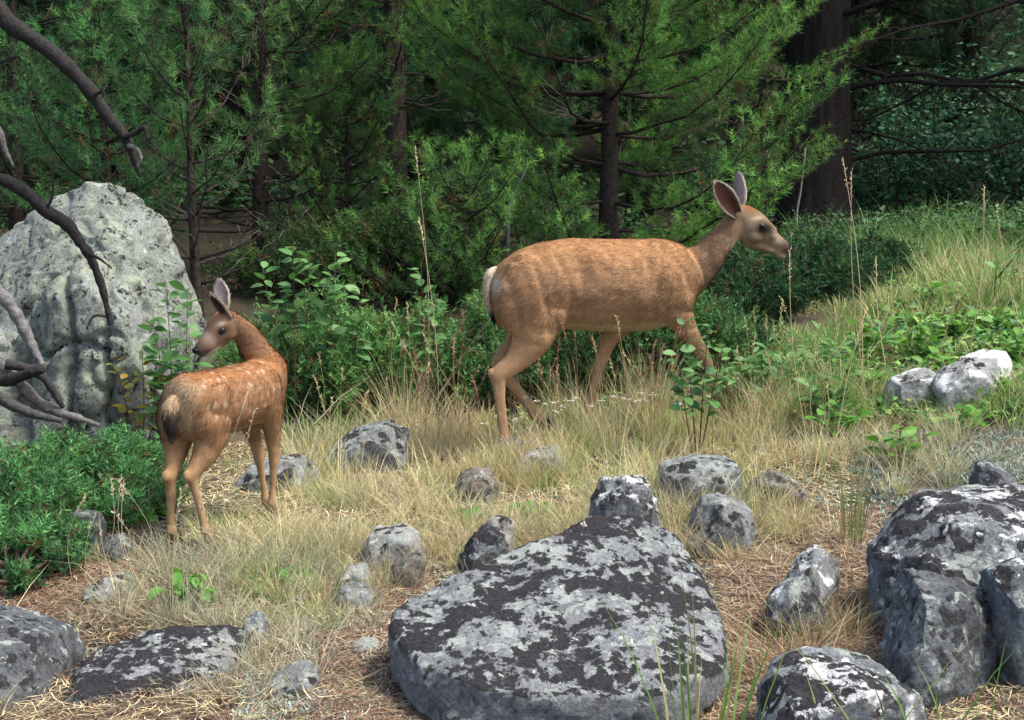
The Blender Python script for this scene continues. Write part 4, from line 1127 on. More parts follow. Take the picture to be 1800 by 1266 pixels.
# the young pine behind the doe
put_tree('pine_tree', pine(3, 6.2, 0.30, 2.15, 0.075, 0.27, 5, 24, 0.075, 0.0052, 0.10, 0.105, DK, BR, (0.0, 0), 0.0, 0.08, 3.3, up0=0.20), foot(1068, 10.3), 'young bushy pine with visible dark trunk behind the doe', 2.3)
# slim sapling beside the boulder
put_tree('pine_tree', pine(8, 2.75, 0.25, 0.95, 0.036, 0.21, 4, 26, 0.085, 0.0042, 0.10, 0.11, (0.03, 0.085, 0.035), (0.17, 0.38, 0.10), (0.0, 0), 0.75, 0.15, up0=0.45), foot(345, 9.0), 'slim young pine with pointed top just behind the tall boulder', 1.0)
put_tree('pine_tree', pine(12, 5.6, 0.35, 1.5, 0.07, 0.27, 5, 20, 0.07, 0.005, 0.09, 0.115, (0.04, 0.085, 0.03), (0.20, 0.38, 0.09), (-0.02, 0), 0.9, 0.25, 3.4), foot(463, 10.8), 'olive green pine with thin trunk beside the slim young pine', 2.0)
put_tree('pine_tree', pine(17, 2.35, 0.2, 1.25, 0.05, 0.22, 5, 22, 0.07, 0.005, 0.09, 0.105, (0.03, 0.09, 0.035), (0.15, 0.40, 0.09), (0, 0), 0, 0.05), foot(195, 10.2), 'short bright green pine rising above the top of the tall boulder', 0.3)
put_tree('pine_tree', pine(21, 8.5, 1.2, 1.5, 0.11, 0.34, 5, 18, 0.07, 0.006, 0.09, 0.12, DK, (0.18, 0.4, 0.08), (-0.004, 0), 1.7, 0.25, 3.8), foot(685, 12.8), 'straight dark-trunked pine standing between doe and fawn in the background', 4.0)
put_tree('pine_tree', pine(24, 1.7, 0.12, 1.05, 0.035, 0.18, 5, 22, 0.065, 0.0052, 0.085, 0.10, DK, (0.21, 0.45, 0.09), (0, 0), 0, 0.05), foot(610, 11.2), 'low feathery pine at the foot of the dark straight trunk', 0.9)
put_tree('pine_tree', pine(27, 1.05, 0.05, 1.1, 0.03, 0.15, 6, 22, 0.06, 0.005, 0.085, 0.10, (0.035, 0.09, 0.03), (0.2, 0.42, 0.08), (0, 0), 0, 0.03, up0=0.12), foot(815, 9.3), 'low spreading pine seedling mass behind the tail of the doe', 2.2)
put_tree('pine_tree', pine(30, 7.0, 0.5, 1.25, 0.08, 0.33, 5, 18, 0.07, 0.0055, 0.09, 0.12, DK, (0.2, 0.44, 0.08), (0, 0), 0.4, 0.1, 3.4), foot(1285, 12.2), 'bright pine standing just in front of the massive dark trunk', 5.0)
put_tree('pine_tree', pine(31, 6.0, 0.5, 1.6, 0.07, 0.32, 5, 18, 0.07, 0.0055, 0.09, 0.12, (0.025, 0.07, 0.03), (0.10, 0.25, 0.065), (0, 0), 0.2, 0.1, 3.4), foot(30, 11.8), 'dense dark pine behind the dead limbs by the boulder', 1.2)

# the massive trunk at the right, with bare dead limbs
def old_fir(seed, r0, H, limbs, lean=(0, 0), bark=(0.035, 0.028, 0.024)):
    rng = np.random.default_rng(seed)
    k = np.linspace(0, 1, 90)
    path = np.stack([lean[0] * k * H, lean[1] * k * H, k * H - 0.2], 1)
    V, T, Q = tube(path, r0 * (1 - 0.55 * k) + r0 * 0.45 * np.exp(-k * 18), 72)
    # furrowed bark: vertical ridges cut into the trunk
    a = np.arctan2(V[:, 1] - np.interp(V[:, 2], path[:, 2], path[:, 1]), V[:, 0] - np.interp(V[:, 2], path[:, 2], path[:, 0]))
    q = np.stack([np.cos(a) * 9, np.sin(a) * 9, V[:, 2] * 1.6], 1)
    rd = np.stack([np.cos(a), np.sin(a), 0 * a], 1)
    V = V + rd * (0.03 * (1 - np.abs(fbm(q, seed, 3)) * 2))[:, None] * (r0 / 0.35)
    wood = MB(); wood.add(V, T, Q, bark)
    for (z_, az, L, droop, bw) in limbs:
        o = np.array([np.interp(z_, path[:, 2], path[:, j]) for j in range(3)])
        hd = np.array([math.cos(az), math.sin(az), 0])
        s = np.linspace(0, 1, 9)
        pts = o + hd * (s * L)[:, None] + UP * (0.1 * L * s - droop * L * s ** 2)[:, None]
        pts[1:] += np.cumsum(rng.normal(0, 0.02 * L, (8, 3)), 0)
        wood.add(*tube(pts, bw * (1 - 0.85 * s), 6), np.asarray(bark) * 0.9)
        for w_ in np.linspace(0.15, 0.98, int(L * 9)):
            pc = np.array([np.interp(w_, s, pts[:, j]) for j in range(3)])
            sg = rng.choice([-1, 1])
            d = unit(hd * rng.uniform(.2, .9) + np.cross(hd, UP) * sg * rng.uniform(0.2, 0.9) - UP * rng.uniform(0.1, 1.1))
            l2 = rng.uniform(.2, .75) * (1.1 - .5 * w_)
            tw = np.stack([pc, pc + d * l2 * .5 + rng.normal(0, .03, 3), pc + d * l2 - UP * .1 * l2])
            wood.add(*tube(tw, [.007, .0045, .002], 3), np.asarray(bark) * 1.1)
            for _ in range(2):
                e = tw[1] + (tw[2] - tw[1]) * rng.random()
                wood.add(*tube(np.stack([e, e + unit(rng.normal(0, 1, 3) - UP * .6) * rng.uniform(.08, .3)]), [.003, .0012], 3), np.asarray(bark) * 1.2)
    return wood.mesh('fir_trunk', M['bark'])

big_crown = pine(55, 13, 4.6, 3.0, 0.05, 0.55, 6, 12, 0.16, 0.013, 0.2, 0.2, (0.015, 0.035, 0.016), (0.035, 0.085, 0.03), keep=.9)
t_ = empty('fir_tree', foot(1432, 14.2), 'massive dark furrowed trunk with bare dead limbs at forest edge', 'tree')
obj('trunk', old_fir(61, 0.33, 13, [(0.75, -0.15, 3.0, .0, .028), (1.25, 2.9, 1.6, .1, .02), (1.5, -0.25, 3.2, .12, .035), (1.9, 0.1, 2.6, .3, .03), (2.3, -0.4, 3.4, .18, .04), (2.6, -2.6, 2.0, .2, .03), (2.9, 0.05, 3.6, .2, .04), (1.1, -0.5, 1.6, .4, .02), (3.3, -0.3, 3.4, .3, .04)], (-0.006, 0)), t_)
obj('crown', big_crown[1], t_)
t_ = empty('fir_tree', foot(1700, 19.0), 'slimmer dark fir trunk beyond the massive furrowed trunk', 'tree')
obj('trunk', old_fir(62, 0.17, 13, [(1.5, 3.0, 3.2, .15, .03), (2.1, 2.7, 2.8, .2, .03), (1.0, 0.2, 2.5, .2, .02), (2.6, 3.4, 3.4, .25, .035), (2.9, 0.1, 3.0, .2, .03), (3.3, 3.0, 3.0, .3, .03)]), t_)
obj('crown', big_crown[1], t_).rotation_euler = (0, 0, 1.3)
t_ = empty('fir_tree', foot(1990, 13.5), 'dead-limbed fir standing at the top of the grassy slope', 'tree')
obj('trunk', old_fir(63, 0.2, 13, [(1.2, 3.0, 2.6, .05, .03), (1.7, 2.8, 3.2, .2, .035), (2.2, 3.3, 3.3, .25, .04), (2.5, 2.9, 3.6, .2, .04), (2.9, 3.1, 3.6, .3, .04)]), t_)
obj('crown', big_crown[1], t_).rotation_euler = (0, 0, 2.6)

# forest behind: a few mother trees, copied
mothers = [pine(70 + q, 11 + q, (1.0, 0.5, 1.8)[q], 2.5, 0.16, 0.5, 6, 14, 0.17, 0.014, 0.2, 0.2, (0.02, 0.06, 0.03), ((0.12, 0.30, 0.10), (0.11, 0.27, 0.085), (0.14, 0.29, 0.085))[q], dead_below=(1.4, 0.6, 2.4)[q], cut=6.5, bark=(0.04, 0.032, 0.028)) for q in range(3)]
rng = np.random.default_rng(5)
spots = []
for d0, d1, cnt in ((14.5, 19, 9), (19, 26, 16), (26, 36, 24), (36, 50, 30)):
    for q in range(cnt):
        for _ in range(60):
            d = rng.uniform(d0, d1)
            px = -350 + 2600 * (q + rng.uniform(0.1, 0.9)) / cnt
            p = foot(px, d)
            if all((p[0] - a) ** 2 + (p[1] - b_) ** 2 > 1.7 ** 2 for a, b_ in spots) and not (d < 19 and (1150 < px < 2200 or 580 < px < 780)):
                spots.append((p[0], p[1]))
                q3 = int(rng.integers(0, 3))
                put_tree('forest_pine', mothers[q3], p, ['tall pine with mid-height branches in the dark forest behind the clearing', 'low-branched pine with green skirts in the dark forest behind the clearing', 'bare-stemmed tall pine with dead lower limbs in the dark forest'][q3], rng.uniform(0, 6.28), rng.uniform(0.75, 1.15), ['mid-branched forest pines', 'low-branched forest pines', 'bare-stemmed forest pines'][q3])
                break

# dead fallen tree at the left: trunk outside the frame, bare limbs reaching in front of the boulder
dt = empty('dead_tree', (-2.75, 5.6, gz(-2.75, 5.6)[0]), 'bare grey dead tree whose crooked limbs hang before the boulder', 'dead tree')
DTO = np.array(dt.location)
DW = (0.034, 0.030, 0.028)
def dead_limb(pts, radii, name='limb', parent=dt, n=None, col=DW, seed=0, org=None):
    P = smooth_path(pts, n or len(pts) * 7)
    r = np.interp(np.linspace(0, 1, len(P)), np.linspace(0, 1, len(radii)), radii)
    r = r * (1 + 0.16 * fbm(np.stack([np.arange(len(P)) * .7, 0 * r + seed, 0 * r], 1), seed, 2))
    mb = MB(); mb.add(*tube(P - DTO, r, 9), np.asarray(col))
    return obj(name, mb.mesh(name, M['deadwood']), parent)
dead_limb([np.array([-2.75, 5.6, -0.05]), np.array([-2.72, 5.62, 0.8]), np.array([-2.8, 5.65, 1.8]), np.array([-2.7, 5.6, 2.6])], [.13, .11, .09, .05], 'trunk', seed=9)
L1 = dead_limb([np.array([-2.78, 5.65, 1.75]), W(-60, -10, 5.6), W(20, 45, 5.6), W(90, 92, 5.6), W(150, 150, 5.6), W(190, 205, 5.6), W(222, 245, 5.6), W(236, 280, 5.6), W(246, 310, 5.6)], [.045, .038, .035, .032, .03, .026, .022, .016, .005], seed=1)
dead_limb([W(217, 241, 5.58), W(238, 234, 5.56), W(254, 224, 5.54), W(258, 240, 5.53), W(262, 249, 5.53)], [.014, .011, .010, .008, .004], 'twig', L1, seed=2)
dead_limb([W(226, 256, 5.58), W(242, 264, 5.56), W(248, 280, 5.55), W(240, 294, 5.55)], [.010, .008, .007, .003], 'twig', L1, seed=3, col=(.2, .19, .18))
dead_limb([W(262, 246, 5.53), W(270, 241, 5.52), W(280, 243, 5.52)], [.005, .004, .002], 'twig', L1, seed=4)
dead_limb([W(165, 168, 5.58), W(178, 160, 5.55), W(183, 146, 5.55)], [.008, .006, .003], 'twig', L1, seed=4)
L2 = dead_limb([np.array([-2.75, 5.62, 1.25]), W(-60, 322, 5.7), W(0, 316, 5.7), W(45, 338, 5.7), W(80, 370, 5.7), W(118, 394, 5.7), W(140, 425, 5.7), W(158, 450, 5.7), W(178, 500, 5.7), W(188, 540, 5.7), W(193, 572, 5.7)], [.045, .034, .03, .029, .028, .026, .023, .02, .016, .013, .009], seed=5)
dead_limb([W(155, 446, 5.69), W(175, 455, 5.66), W(197, 472, 5.64)], [.009, .006, .003], 'twig', L2, seed=6)
dead_limb([W(186, 556, 5.69), W(165, 556, 5.66), W(152, 578, 5.64)], [.007, .006, .003], 'twig', L2, seed=7)
dead_limb([W(80, 368, 5.69), W(92, 345, 5.67), W(94, 300, 5.66), W(96, 280, 5.66)], [.008, .006, .004, .002], 'twig', L2, seed=8)
L3 = dead_limb([np.array([-2.74, 5.6, 0.75]), W(-50, 490, 5.6), W(0, 517, 5.6), W(28, 552, 5.6), W(48, 590, 5.6), W(62, 620, 5.6), W(74, 642, 5.6)], [.04, .032, .029, .026, .024, .02, .014], col=(.22, .21, .2), seed=10)
L4 = dead_limb([np.array([-2.74, 5.6, 0.45]), W(-50, 640, 5.55), W(0, 668, 5.5), W(30, 664, 5.45), W(55, 655, 5.42), W(76, 648, 5.42)], [.04, .034, .028, .026, .022, .018], col=(.035, .031, .029), seed=11)
L5 = dead_limb([np.array([-2.74, 5.6, 0.4]), W(-40, 630, 5.75), W(20, 660, 5.75), W(60, 700, 5.8), W(95, 722, 5.8), W(140, 736, 5.8), W(175, 748, 5.85)], [.04, .03, .03, .026, .024, .016, .008], col=(.19, .18, .17), seed=12)
L6 = dead_limb([np.array([-2.74, 5.6, 0.2]), W(-40, 690, 5.6), W(20, 712, 5.6), W(60, 728, 5.62), W(110, 740, 5.65)], [.035, .026, .024, .02, .012], col=(.09, .085, .08), seed=13)
L7 = dead_limb([W(10, 640, 5.7), W(50, 648, 5.72), W(80, 668, 5.75), W(100, 700, 5.78), W(112, 716, 5.8)], [.022, .02, .018, .014, .008], col=(.07, .065, .06), seed=14)
L8 = dead_limb([np.array([-2.76, 5.62, 1.45]), W(-50, 190, 5.5), W(-8, 225, 5.5), W(8, 262, 5.5), W(24, 294, 5.5)], [.035, .026, .02, .014, .004], col=(.14, .13, .125), seed=15)
dead_limb([np.array([-2.76, 5.62, 1.6]), W(-50, 120, 5.6), W(0, 110, 5.6), W(30, 100, 5.6), W(38, 108, 5.6)], [.012, .009, .007, .005, .002], seed=16)

# fallen sticks and pale snags among the trunks
for q, (pts, r_, lab) in enumerate([
    ([(1402, 440, 12.5), (1400, 380, 12.5), (1408, 330, 12.5), (1416, 260, 12.5)], .016, 'thin pale dead sapling standing before the massive trunk'),
    ([(890, 375, 9.4), (905, 340, 9.35), (918, 312, 9.3), (927, 292, 9.3)], .013, 'white broken birch-like stick leaning among pine branches'),
    ([(700, 420, 12.0), (735, 385, 11.8), (760, 350, 11.6)], .03, 'grey fallen log leaning by the straight dark trunk'),
    ([(1690, 372, 12.0), (1660, 380, 12.1), (1580, 392, 12.4), (1480, 385, 12.6)], .03, 'grey fallen log lying in undergrowth on the slope')]):
    P = smooth_path([W(*p) for p in pts], 12)
    if q in (0, 1, 2):
        P[0, 2] = min(P[0, 2], gz(P[0, 0], P[0, 1])[0]) - .02
    else:
        P[:, 2] = gz(P[:, 0], P[:, 1]) + .02
    o_ = P[0].copy()
    mb = MB(); mb.add(*tube(P - o_, r_ * np.linspace(1, .45, 12), 6), (.3, .28, .26) if q != 2 else (.16, .15, .14))
    tag(obj('dead_stick' if q < 2 else 'fallen_log', mb.mesh('stick', M['deadwood']), None, o_), lab, 'stick' if q < 2 else 'log')

# ------------------------------------------------------------------ junipers
def juniper(domes, label, seed, count, c_dark, c_bright, size=1.0, lean=0.0):
    rng = np.random.default_rng(seed)
    fol, wood = MB(), MB()
    cen = []
    for (px, d, rx, ry, h) in domes:
        p = W(px, 500, d); cen.append((p[0], p[1], gz(p[0], p[1])[0], rx, ry, h))
    org = np.array(cen[0][:3])
    area = np.array([c_[3] * c_[4] + c_[3] * c_[5] for c_ in cen])
    for q, (cx, cy, cz, rx, ry, h) in enumerate(cen):
        m_ = int(count * area[q] / area.sum())
        k_ = max(8, m_ // 34)                                   # leafy sprays, each a plume of sprigs along its own shoot
        a = rng.uniform(0, 6.283, k_); u = rng.uniform(0.05, 1, k_) ** 0.8      # u = height on the dome
        rr = np.sqrt(np.maximum(0, 1 - u * u))
        n1 = np.stack([np.cos(a) * rr, np.sin(a) * rr, u], 1)
        l1 = np.clip(0.95 + 0.34 * fbm(n1 * 3.2 + q * 9, seed + q, 3) + 0.10 * rng.normal(0, 1, k_), .45, 1.35)
        ax1 = unit(n1 * np.array([1, 1, .7]) + UP * rng.uniform(.2, .9, (k_, 1)) + rng.normal(0, .3, (k_, 3)))
        w1 = rng.integers(0, k_, m_); v1 = rng.random(m_) ** .75   # v1: along the spray, 1 = tip
        n0 = n1[w1]; lum = l1[w1]; u = u[w1]; inner = v1
        plume = (.20 * min(1.0, h / .3)) * size
        P = np.array([cx, cy, cz]) + n0 * np.array([rx, ry, h]) * lum[:, None] * .9 + ax1[w1] * ((v1 - .75) * plume)[:, None]
        P = P + rng.normal(0, 1, (m_, 3)) * (plume * (.30 - .22 * v1))[:, None]
        P[:, 2] = np.maximum(P[:, 2], gz(P[:, 0], P[:, 1]) + 0.02)
        Dv = unit(ax1[w1] + .25 * UP + rng.normal(0, .45, (m_, 3)))
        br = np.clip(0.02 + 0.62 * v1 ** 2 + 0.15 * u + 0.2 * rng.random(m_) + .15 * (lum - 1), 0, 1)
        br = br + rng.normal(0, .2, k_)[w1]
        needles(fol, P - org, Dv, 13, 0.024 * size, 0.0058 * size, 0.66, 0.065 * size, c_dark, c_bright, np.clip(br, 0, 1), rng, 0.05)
        lowm = rng.random(m_ // 9)
        kk = rng.integers(0, m_, m_ // 9); Pd = np.array([cx, cy, cz]) + (P[kk] - np.array([cx, cy, cz])) * np.stack([rng.uniform(.5, .95, len(kk)), rng.uniform(.5, .95, len(kk)), rng.uniform(.1, .6, len(kk))], 1)
        needles(fol, Pd - org, Dv[kk], 9, 0.022 * size, 0.005 * size, 0.66, 0.06 * size, (.10, .055, .03), (.20, .12, .06), rng.random(len(kk)), rng, 0.0)
        for e in rng.choice(m_, min(m_, 170), replace=False):
            b0 = np.array([cx, cy, cz]) + np.array([rng.normal(0, rx * .25), rng.normal(0, ry * .25), 0])
            b0[2] = gz(b0[0], b0[1])[0]
            mid = 0.5 * (b0 + P[e]) + rng.normal(0, .04, 3) - UP * .03
            wood.add(*tube(np.stack([b0 - org, mid - org, P[e] - org]), [.010, .007, .003], 4), np.array((0.15, 0.10, 0.07)) * rng.uniform(.6, 1.5))
    o = empty('juniper_shrub', org, label, 'shrub')
    obj('stems', wood.mesh('juniper_stems', M['bark']), o)
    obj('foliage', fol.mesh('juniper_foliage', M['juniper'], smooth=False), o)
    return o

JD, JB = (0.022, 0.07, 0.03), (0.15, 0.36, 0.11)
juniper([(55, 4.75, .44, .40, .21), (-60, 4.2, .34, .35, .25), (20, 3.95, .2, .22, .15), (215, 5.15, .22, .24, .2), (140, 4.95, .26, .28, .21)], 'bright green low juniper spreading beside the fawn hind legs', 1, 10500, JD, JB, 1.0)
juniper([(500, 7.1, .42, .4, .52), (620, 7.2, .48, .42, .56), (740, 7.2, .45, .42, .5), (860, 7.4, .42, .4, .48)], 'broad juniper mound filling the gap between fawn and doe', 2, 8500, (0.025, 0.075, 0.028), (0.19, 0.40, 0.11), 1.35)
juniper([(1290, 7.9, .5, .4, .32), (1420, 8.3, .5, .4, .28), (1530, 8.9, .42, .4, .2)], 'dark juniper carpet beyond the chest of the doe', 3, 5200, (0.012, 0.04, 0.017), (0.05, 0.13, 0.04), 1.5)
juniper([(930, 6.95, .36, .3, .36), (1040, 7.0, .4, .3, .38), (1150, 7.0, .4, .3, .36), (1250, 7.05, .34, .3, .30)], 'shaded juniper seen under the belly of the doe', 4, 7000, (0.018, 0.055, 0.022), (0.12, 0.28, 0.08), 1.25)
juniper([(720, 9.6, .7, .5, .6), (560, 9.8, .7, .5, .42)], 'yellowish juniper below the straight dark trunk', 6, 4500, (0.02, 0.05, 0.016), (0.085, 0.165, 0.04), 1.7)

# ------------------------------------------------------------------ leafy shrubs and herbs
def leaf_mesh(L, Wd, fold=0.25, droop=0.2, seg=5):
    t = np.linspace(0, 1, seg + 1)
    w = Wd * 0.5 * np.sin(np.pi * np.clip(t * 0.92 + 0.06, 0, 1)) ** 0.8
    w[-1] = 0.0006; w[0] = 0.001
    y = L * t; zc = -droop * L * t ** 2
    V = np.concatenate([np.stack([-w, y, zc + fold * w], 1), np.stack([0 * w, y, zc], 1), np.stack([w, y, zc + fold * w], 1)])
    n = seg + 1
    i = np.arange(seg)
    Q = np.concatenate([np.stack([i, n + i, n + i + 1, i + 1], 1), np.stack([n + i, 2 * n + i, 2 * n + i + 1, n + i + 1], 1)])
    return V, Q

LEAVES = {}
def leaf_data(kind, mat):
    key = (kind, mat)
    if key not in LEAVES:
        L, Wd, fo_, dr_ = {'oval': (1, .62, .22, .15), 'droop': (1, .58, .3, .35), 'broad': (1, .5, .3, .25), 'narrow': (1, .3, .3, .25)}[kind]
        V, Q = leaf_mesh(L, Wd, fo_, dr_)
        LEAVES[key] = mesh_np('leaf', V, Q, None, M[mat])
    return LEAVES[key]

def leafy(name, label, stems, n, size, mat, kind='oval', seed=0, up=0.35, start=0.3, cat='shrub', thick=.004, group=None, stemcol=(0.13, 0.07, 0.05)):
    rng = np.random.default_rng(seed)
    S = [smooth_path(np.array(s), 12) for s in stems]
    org = S[0][0].copy()
    o = empty(name, org, label, cat, group)
    for s in S:
        mb = MB(); mb.add(*tube(s - org, np.linspace(thick, thick * .35, 12), 5), stemcol)
        obj('stem', mb.mesh('stem', M['stem']), o)
    for q in range(n):
        s = S[q % len(S)]
        t = start + (1 - start) * ((q // len(S)) + rng.random()) / max(1, math.ceil(n / len(S)))
        t = min(t, 1.0)
        p = np.array([np.interp(t, np.linspace(0, 1, 12), s[:, j]) for j in range(3)])
        a = 2.4 * q + rng.normal(0, .4)
        d = unit(np.array([math.cos(a), math.sin(a), up + rng.normal(0, .3)]))
        nrm = unit(UP + rng.normal(0, .35, 3) + 0.25 * np.array([0, -1, 0])); nrm = unit(nrm - d * (nrm @ d))
        x_ = np.cross(d, nrm)
        sc = size * rng.uniform(.9, 1.5) * (1 - .25 * t)
        lo = bpy.data.objects.new('leaf', leaf_data(kind, mat)); COL.objects.link(lo)
        lo.parent = o
        R_ = np.eye(4); R_[:3, 0], R_[:3, 1], R_[:3, 2] = x_ * sc, d * sc, nrm * sc
        R_[:3, 3] = p - org + d * .01
        lo.matrix_local = Matrix(R_.tolist())
    return o

def stem_px(base, tip, d, bend=0.0, sink=.01):
    """a shoot standing on the ground at distance d, from pixel column base to the pixel tip"""
    b0 = W(base, 600, d); b0[2] = gz(b0[0], b0[1])[0] - sink
    t = W(tip[0], tip[1], d)
    m_ = .5 * (b0 + t) + np.array([bend, .02, 0])
    return [b0, m_, t]

leafy('leafy_shrub', 'upright leafy shrub growing against the tall boulder', [stem_px(300, (292, 492), 6.05), stem_px(312, (330, 520), 6.1), stem_px(300, (270, 570), 6.0), stem_px(318, (345, 590), 6.0), stem_px(290, (280, 620), 5.95), stem_px(325, (320, 640), 5.95)], 150, .078, 'leaf_shrub', 'oval', 1, start=.25)
leafy('leafy_shrub', 'yellowing low shrub at the right foot of the boulder', [stem_px(235, (200, 630), 6.05), stem_px(245, (250, 610), 6.05), stem_px(250, (275, 640), 6.0)], 40, .06, 'leaf_yellow', 'oval', 2, start=.3)
leafy('leafy_shrub', 'tall shoots with rounded leaves rising out of the juniper mound', [stem_px(515, (515, 428), 6.75), stem_px(505, (462, 470), 6.75), stem_px(520, (545, 450), 6.8)], 60, .085, 'leaf_shrub', 'oval', 3, start=.5)
leafy('leafy_shrub', 'rounded-leaf shoot with two tips above the juniper mound', [stem_px(565, (590, 446), 6.8), stem_px(570, (575, 490), 6.8), stem_px(600, (640, 490), 6.75)], 46, .085, 'leaf_shrub', 'oval', 4, start=.5)
leafy('leafy_shrub', 'thin leafy shoot standing near the tail of the doe', [stem_px(745, (740, 460), 6.75), stem_px(745, (770, 515), 6.75), stem_px(740, (722, 540), 6.7)], 34, .075, 'leaf_shrub', 'oval', 5, start=.45)
leafy('leafy_shrub', 'leafy shoots growing in front of the doe forelegs', [stem_px(1228, (1205, 562), 5.55), stem_px(1232, (1245, 575), 5.55), stem_px(1235, (1270, 610), 5.55), stem_px(1222, (1190, 610), 5.5)], 64, .062, 'leaf_shrub', 'oval', 6, start=.35)
for q, (bx, tx, ty, d) in enumerate([(1385, 1372, 575, 6.2), (1425, 1440, 580, 6.3), (1330, 1320, 610, 6.1), (1480, 1475, 600, 6.2), (1290, 1300, 620, 5.9)]):
    leafy('leafy_herb', ['pale green leafy herb below the dark juniper carpet', 'tallest pale herb below the dark juniper carpet', 'short leafy herb right of the doe forelegs', 'leafy herb at the edge of the sunny grass slope', 'leafy herb touching shoots by the doe forelegs'][q],
          [stem_px(bx, (tx, ty), d), stem_px(bx + 4, (tx + 28, ty + 18), d), stem_px(bx - 4, (tx - 25, ty + 20), d)], 30, .08, 'leaf_shrub', 'narrow', 20 + q, start=.3, cat='plant', thick=.003)
leafy('leafy_herb', 'bright foreground sprout with drooping oval leaves', [stem_px(318, (318, 1000), 3.66), stem_px(316, (290, 1030), 3.64), stem_px(320, (350, 1028), 3.66), stem_px(318, (345, 1002), 3.68)], 42, .046, 'leaf_bright', 'droop', 31, up=-.45, start=.55, cat='plant', thick=.0022)
for q, (x_, y_, w_, lab) in enumerate([(500, 1028, 26, 'small bright sprout beside the pebble-sized stone'), (826, 925, 26, 'bright drooping plant near the round pale stone'), (940, 912, 28, 'bright low plant behind the black-crusted rock'),
                                       (1190, 765, 30, 'bright sprout in pale grass under the doe chest'), (250, 915, 26, 'small bright plant beside the fawn hind hooves'), (110, 945, 14, 'tiny yellow-green sprout against the stone under juniper'),
                                       (590, 750, 20, 'low leafy plant at the shaded foot of the juniper mound')]):
    b0 = hit1(x_, y_)
    d = b0[1]
    leafy('leafy_herb', lab, [stem_px(x_, (x_, y_ - w_ * 1.3), d), stem_px(x_, (x_ - w_, y_ - w_ * .9), d), stem_px(x_, (x_ + w_, y_ - w_), d)], 18, .016 * d * w_ / 42 * 1.4, 'leaf_bright', 'droop', 40 + q, up=-.2, start=.5, cat='plant', thick=.002)
for q, (x_, y_, hh, lab) in enumerate([(1475, 770, 55, 'broad-leaved green plant on the slope above the brown rock'), (1585, 815, 65, 'broad-leaved plant standing alone above the boulders'), (1705, 762, 35, 'broad-leaved plant next to the long pale boulder'),
                                       (1540, 700, 45, 'broad-leaved plant beside the bleached white stone'), (1650, 660, 40, 'leafy plant overlapping the gap between two pale stones'), (1465, 660, 50, 'broad-leaved plant in mixed grass right of the herbs'),
                                       (1760, 700, 40, 'broad-leaved plant below the end of the long pale boulder'), (1600, 590, 36, 'broad-leaved plant high on the sunny slope'), (1700, 560, 40, 'leafy plant under the dark bare twig'), (1775, 590, 40, 'leafy plant above the long pale boulder')]):
    b0 = hit1(x_, y_); d = b0[1]
    leafy('broad_leaved_plant', lab, [stem_px(x_, (x_, y_ - hh), d), stem_px(x_, (x_ - hh * .7, y_ - hh * .7), d), stem_px(x_, (x_ + hh * .7, y_ - hh * .8), d), stem_px(x_, (x_ + 8, y_ - hh * .5), d)], 22, .075, 'leaf_bright', 'broad', 60 + q, up=.5, start=.3, cat='plant', thick=.003)
b0 = hit1(1748, 560)
leafy('leafy_shrub', 'bare dark twig with a few top leaves on the slope', [stem_px(1746, (1752, 470), b0[1]), [W(1752, 490, b0[1]), W(1768, 470, b0[1]), W(1782, 455, b0[1])]], 5, .07, 'leaf_shrub', 'oval', 90, start=.9, thick=.006, stemcol=(.03, .025, .02))
for q, (x_, y_, hh, lab) in enumerate([(1275, 745, 130, 'tall leafy stems before the chest of the doe'), (1340, 735, 120, 'tall leafy stems just beyond the nose stalk of the doe'), (1180, 755, 70, 'low leafy clump between the doe forelegs'),
                                       (1400, 720, 110, 'upright leafy clump below the dark juniper carpet edge'), (1455, 745, 90, 'wide leafy clump left of the bleached white stone'), (1530, 640, 80, 'leafy clump on the slope left of the long pale boulder'), (1620, 640, 70, 'leafy clump directly behind the bleached white stone'),
                                       (1680, 610, 60, 'leafy clump directly behind the long pale boulder'), (1790, 650, 60, 'leafy clump at the far end of the long pale boulder'), (1640, 560, 60, 'leafy clump high on the slope under the undergrowth'), (1500, 690, 70, 'leafy clump in green grass before the slope')]):
    b0 = hit1(x_, y_); d = b0[1]
    leafy('leafy_herb', lab, [stem_px(x_, (x_, y_ - hh), d), stem_px(x_ - 6, (x_ - hh * .35, y_ - hh * .85), d), stem_px(x_ + 6, (x_ + hh * .35, y_ - hh * .9), d), stem_px(x_ + 2, (x_ + hh * .15, y_ - hh * .6), d)], 44, .07, 'leaf_shrub' if q < 5 else 'leaf_bright', 'oval' if q % 2 else 'broad', 120 + q, up=.4, start=.2, cat='plant', thick=.003)
# rusty dry herb by the fawn
leafy('dry_herb', 'small rusty brown withered herb behind the fawn hind legs', [stem_px(278, (272, 805), 5.3), stem_px(280, (290, 812), 5.3)], 16, .045, 'leaf_yellow', 'oval', 91, start=.3, cat='plant', thick=.002)

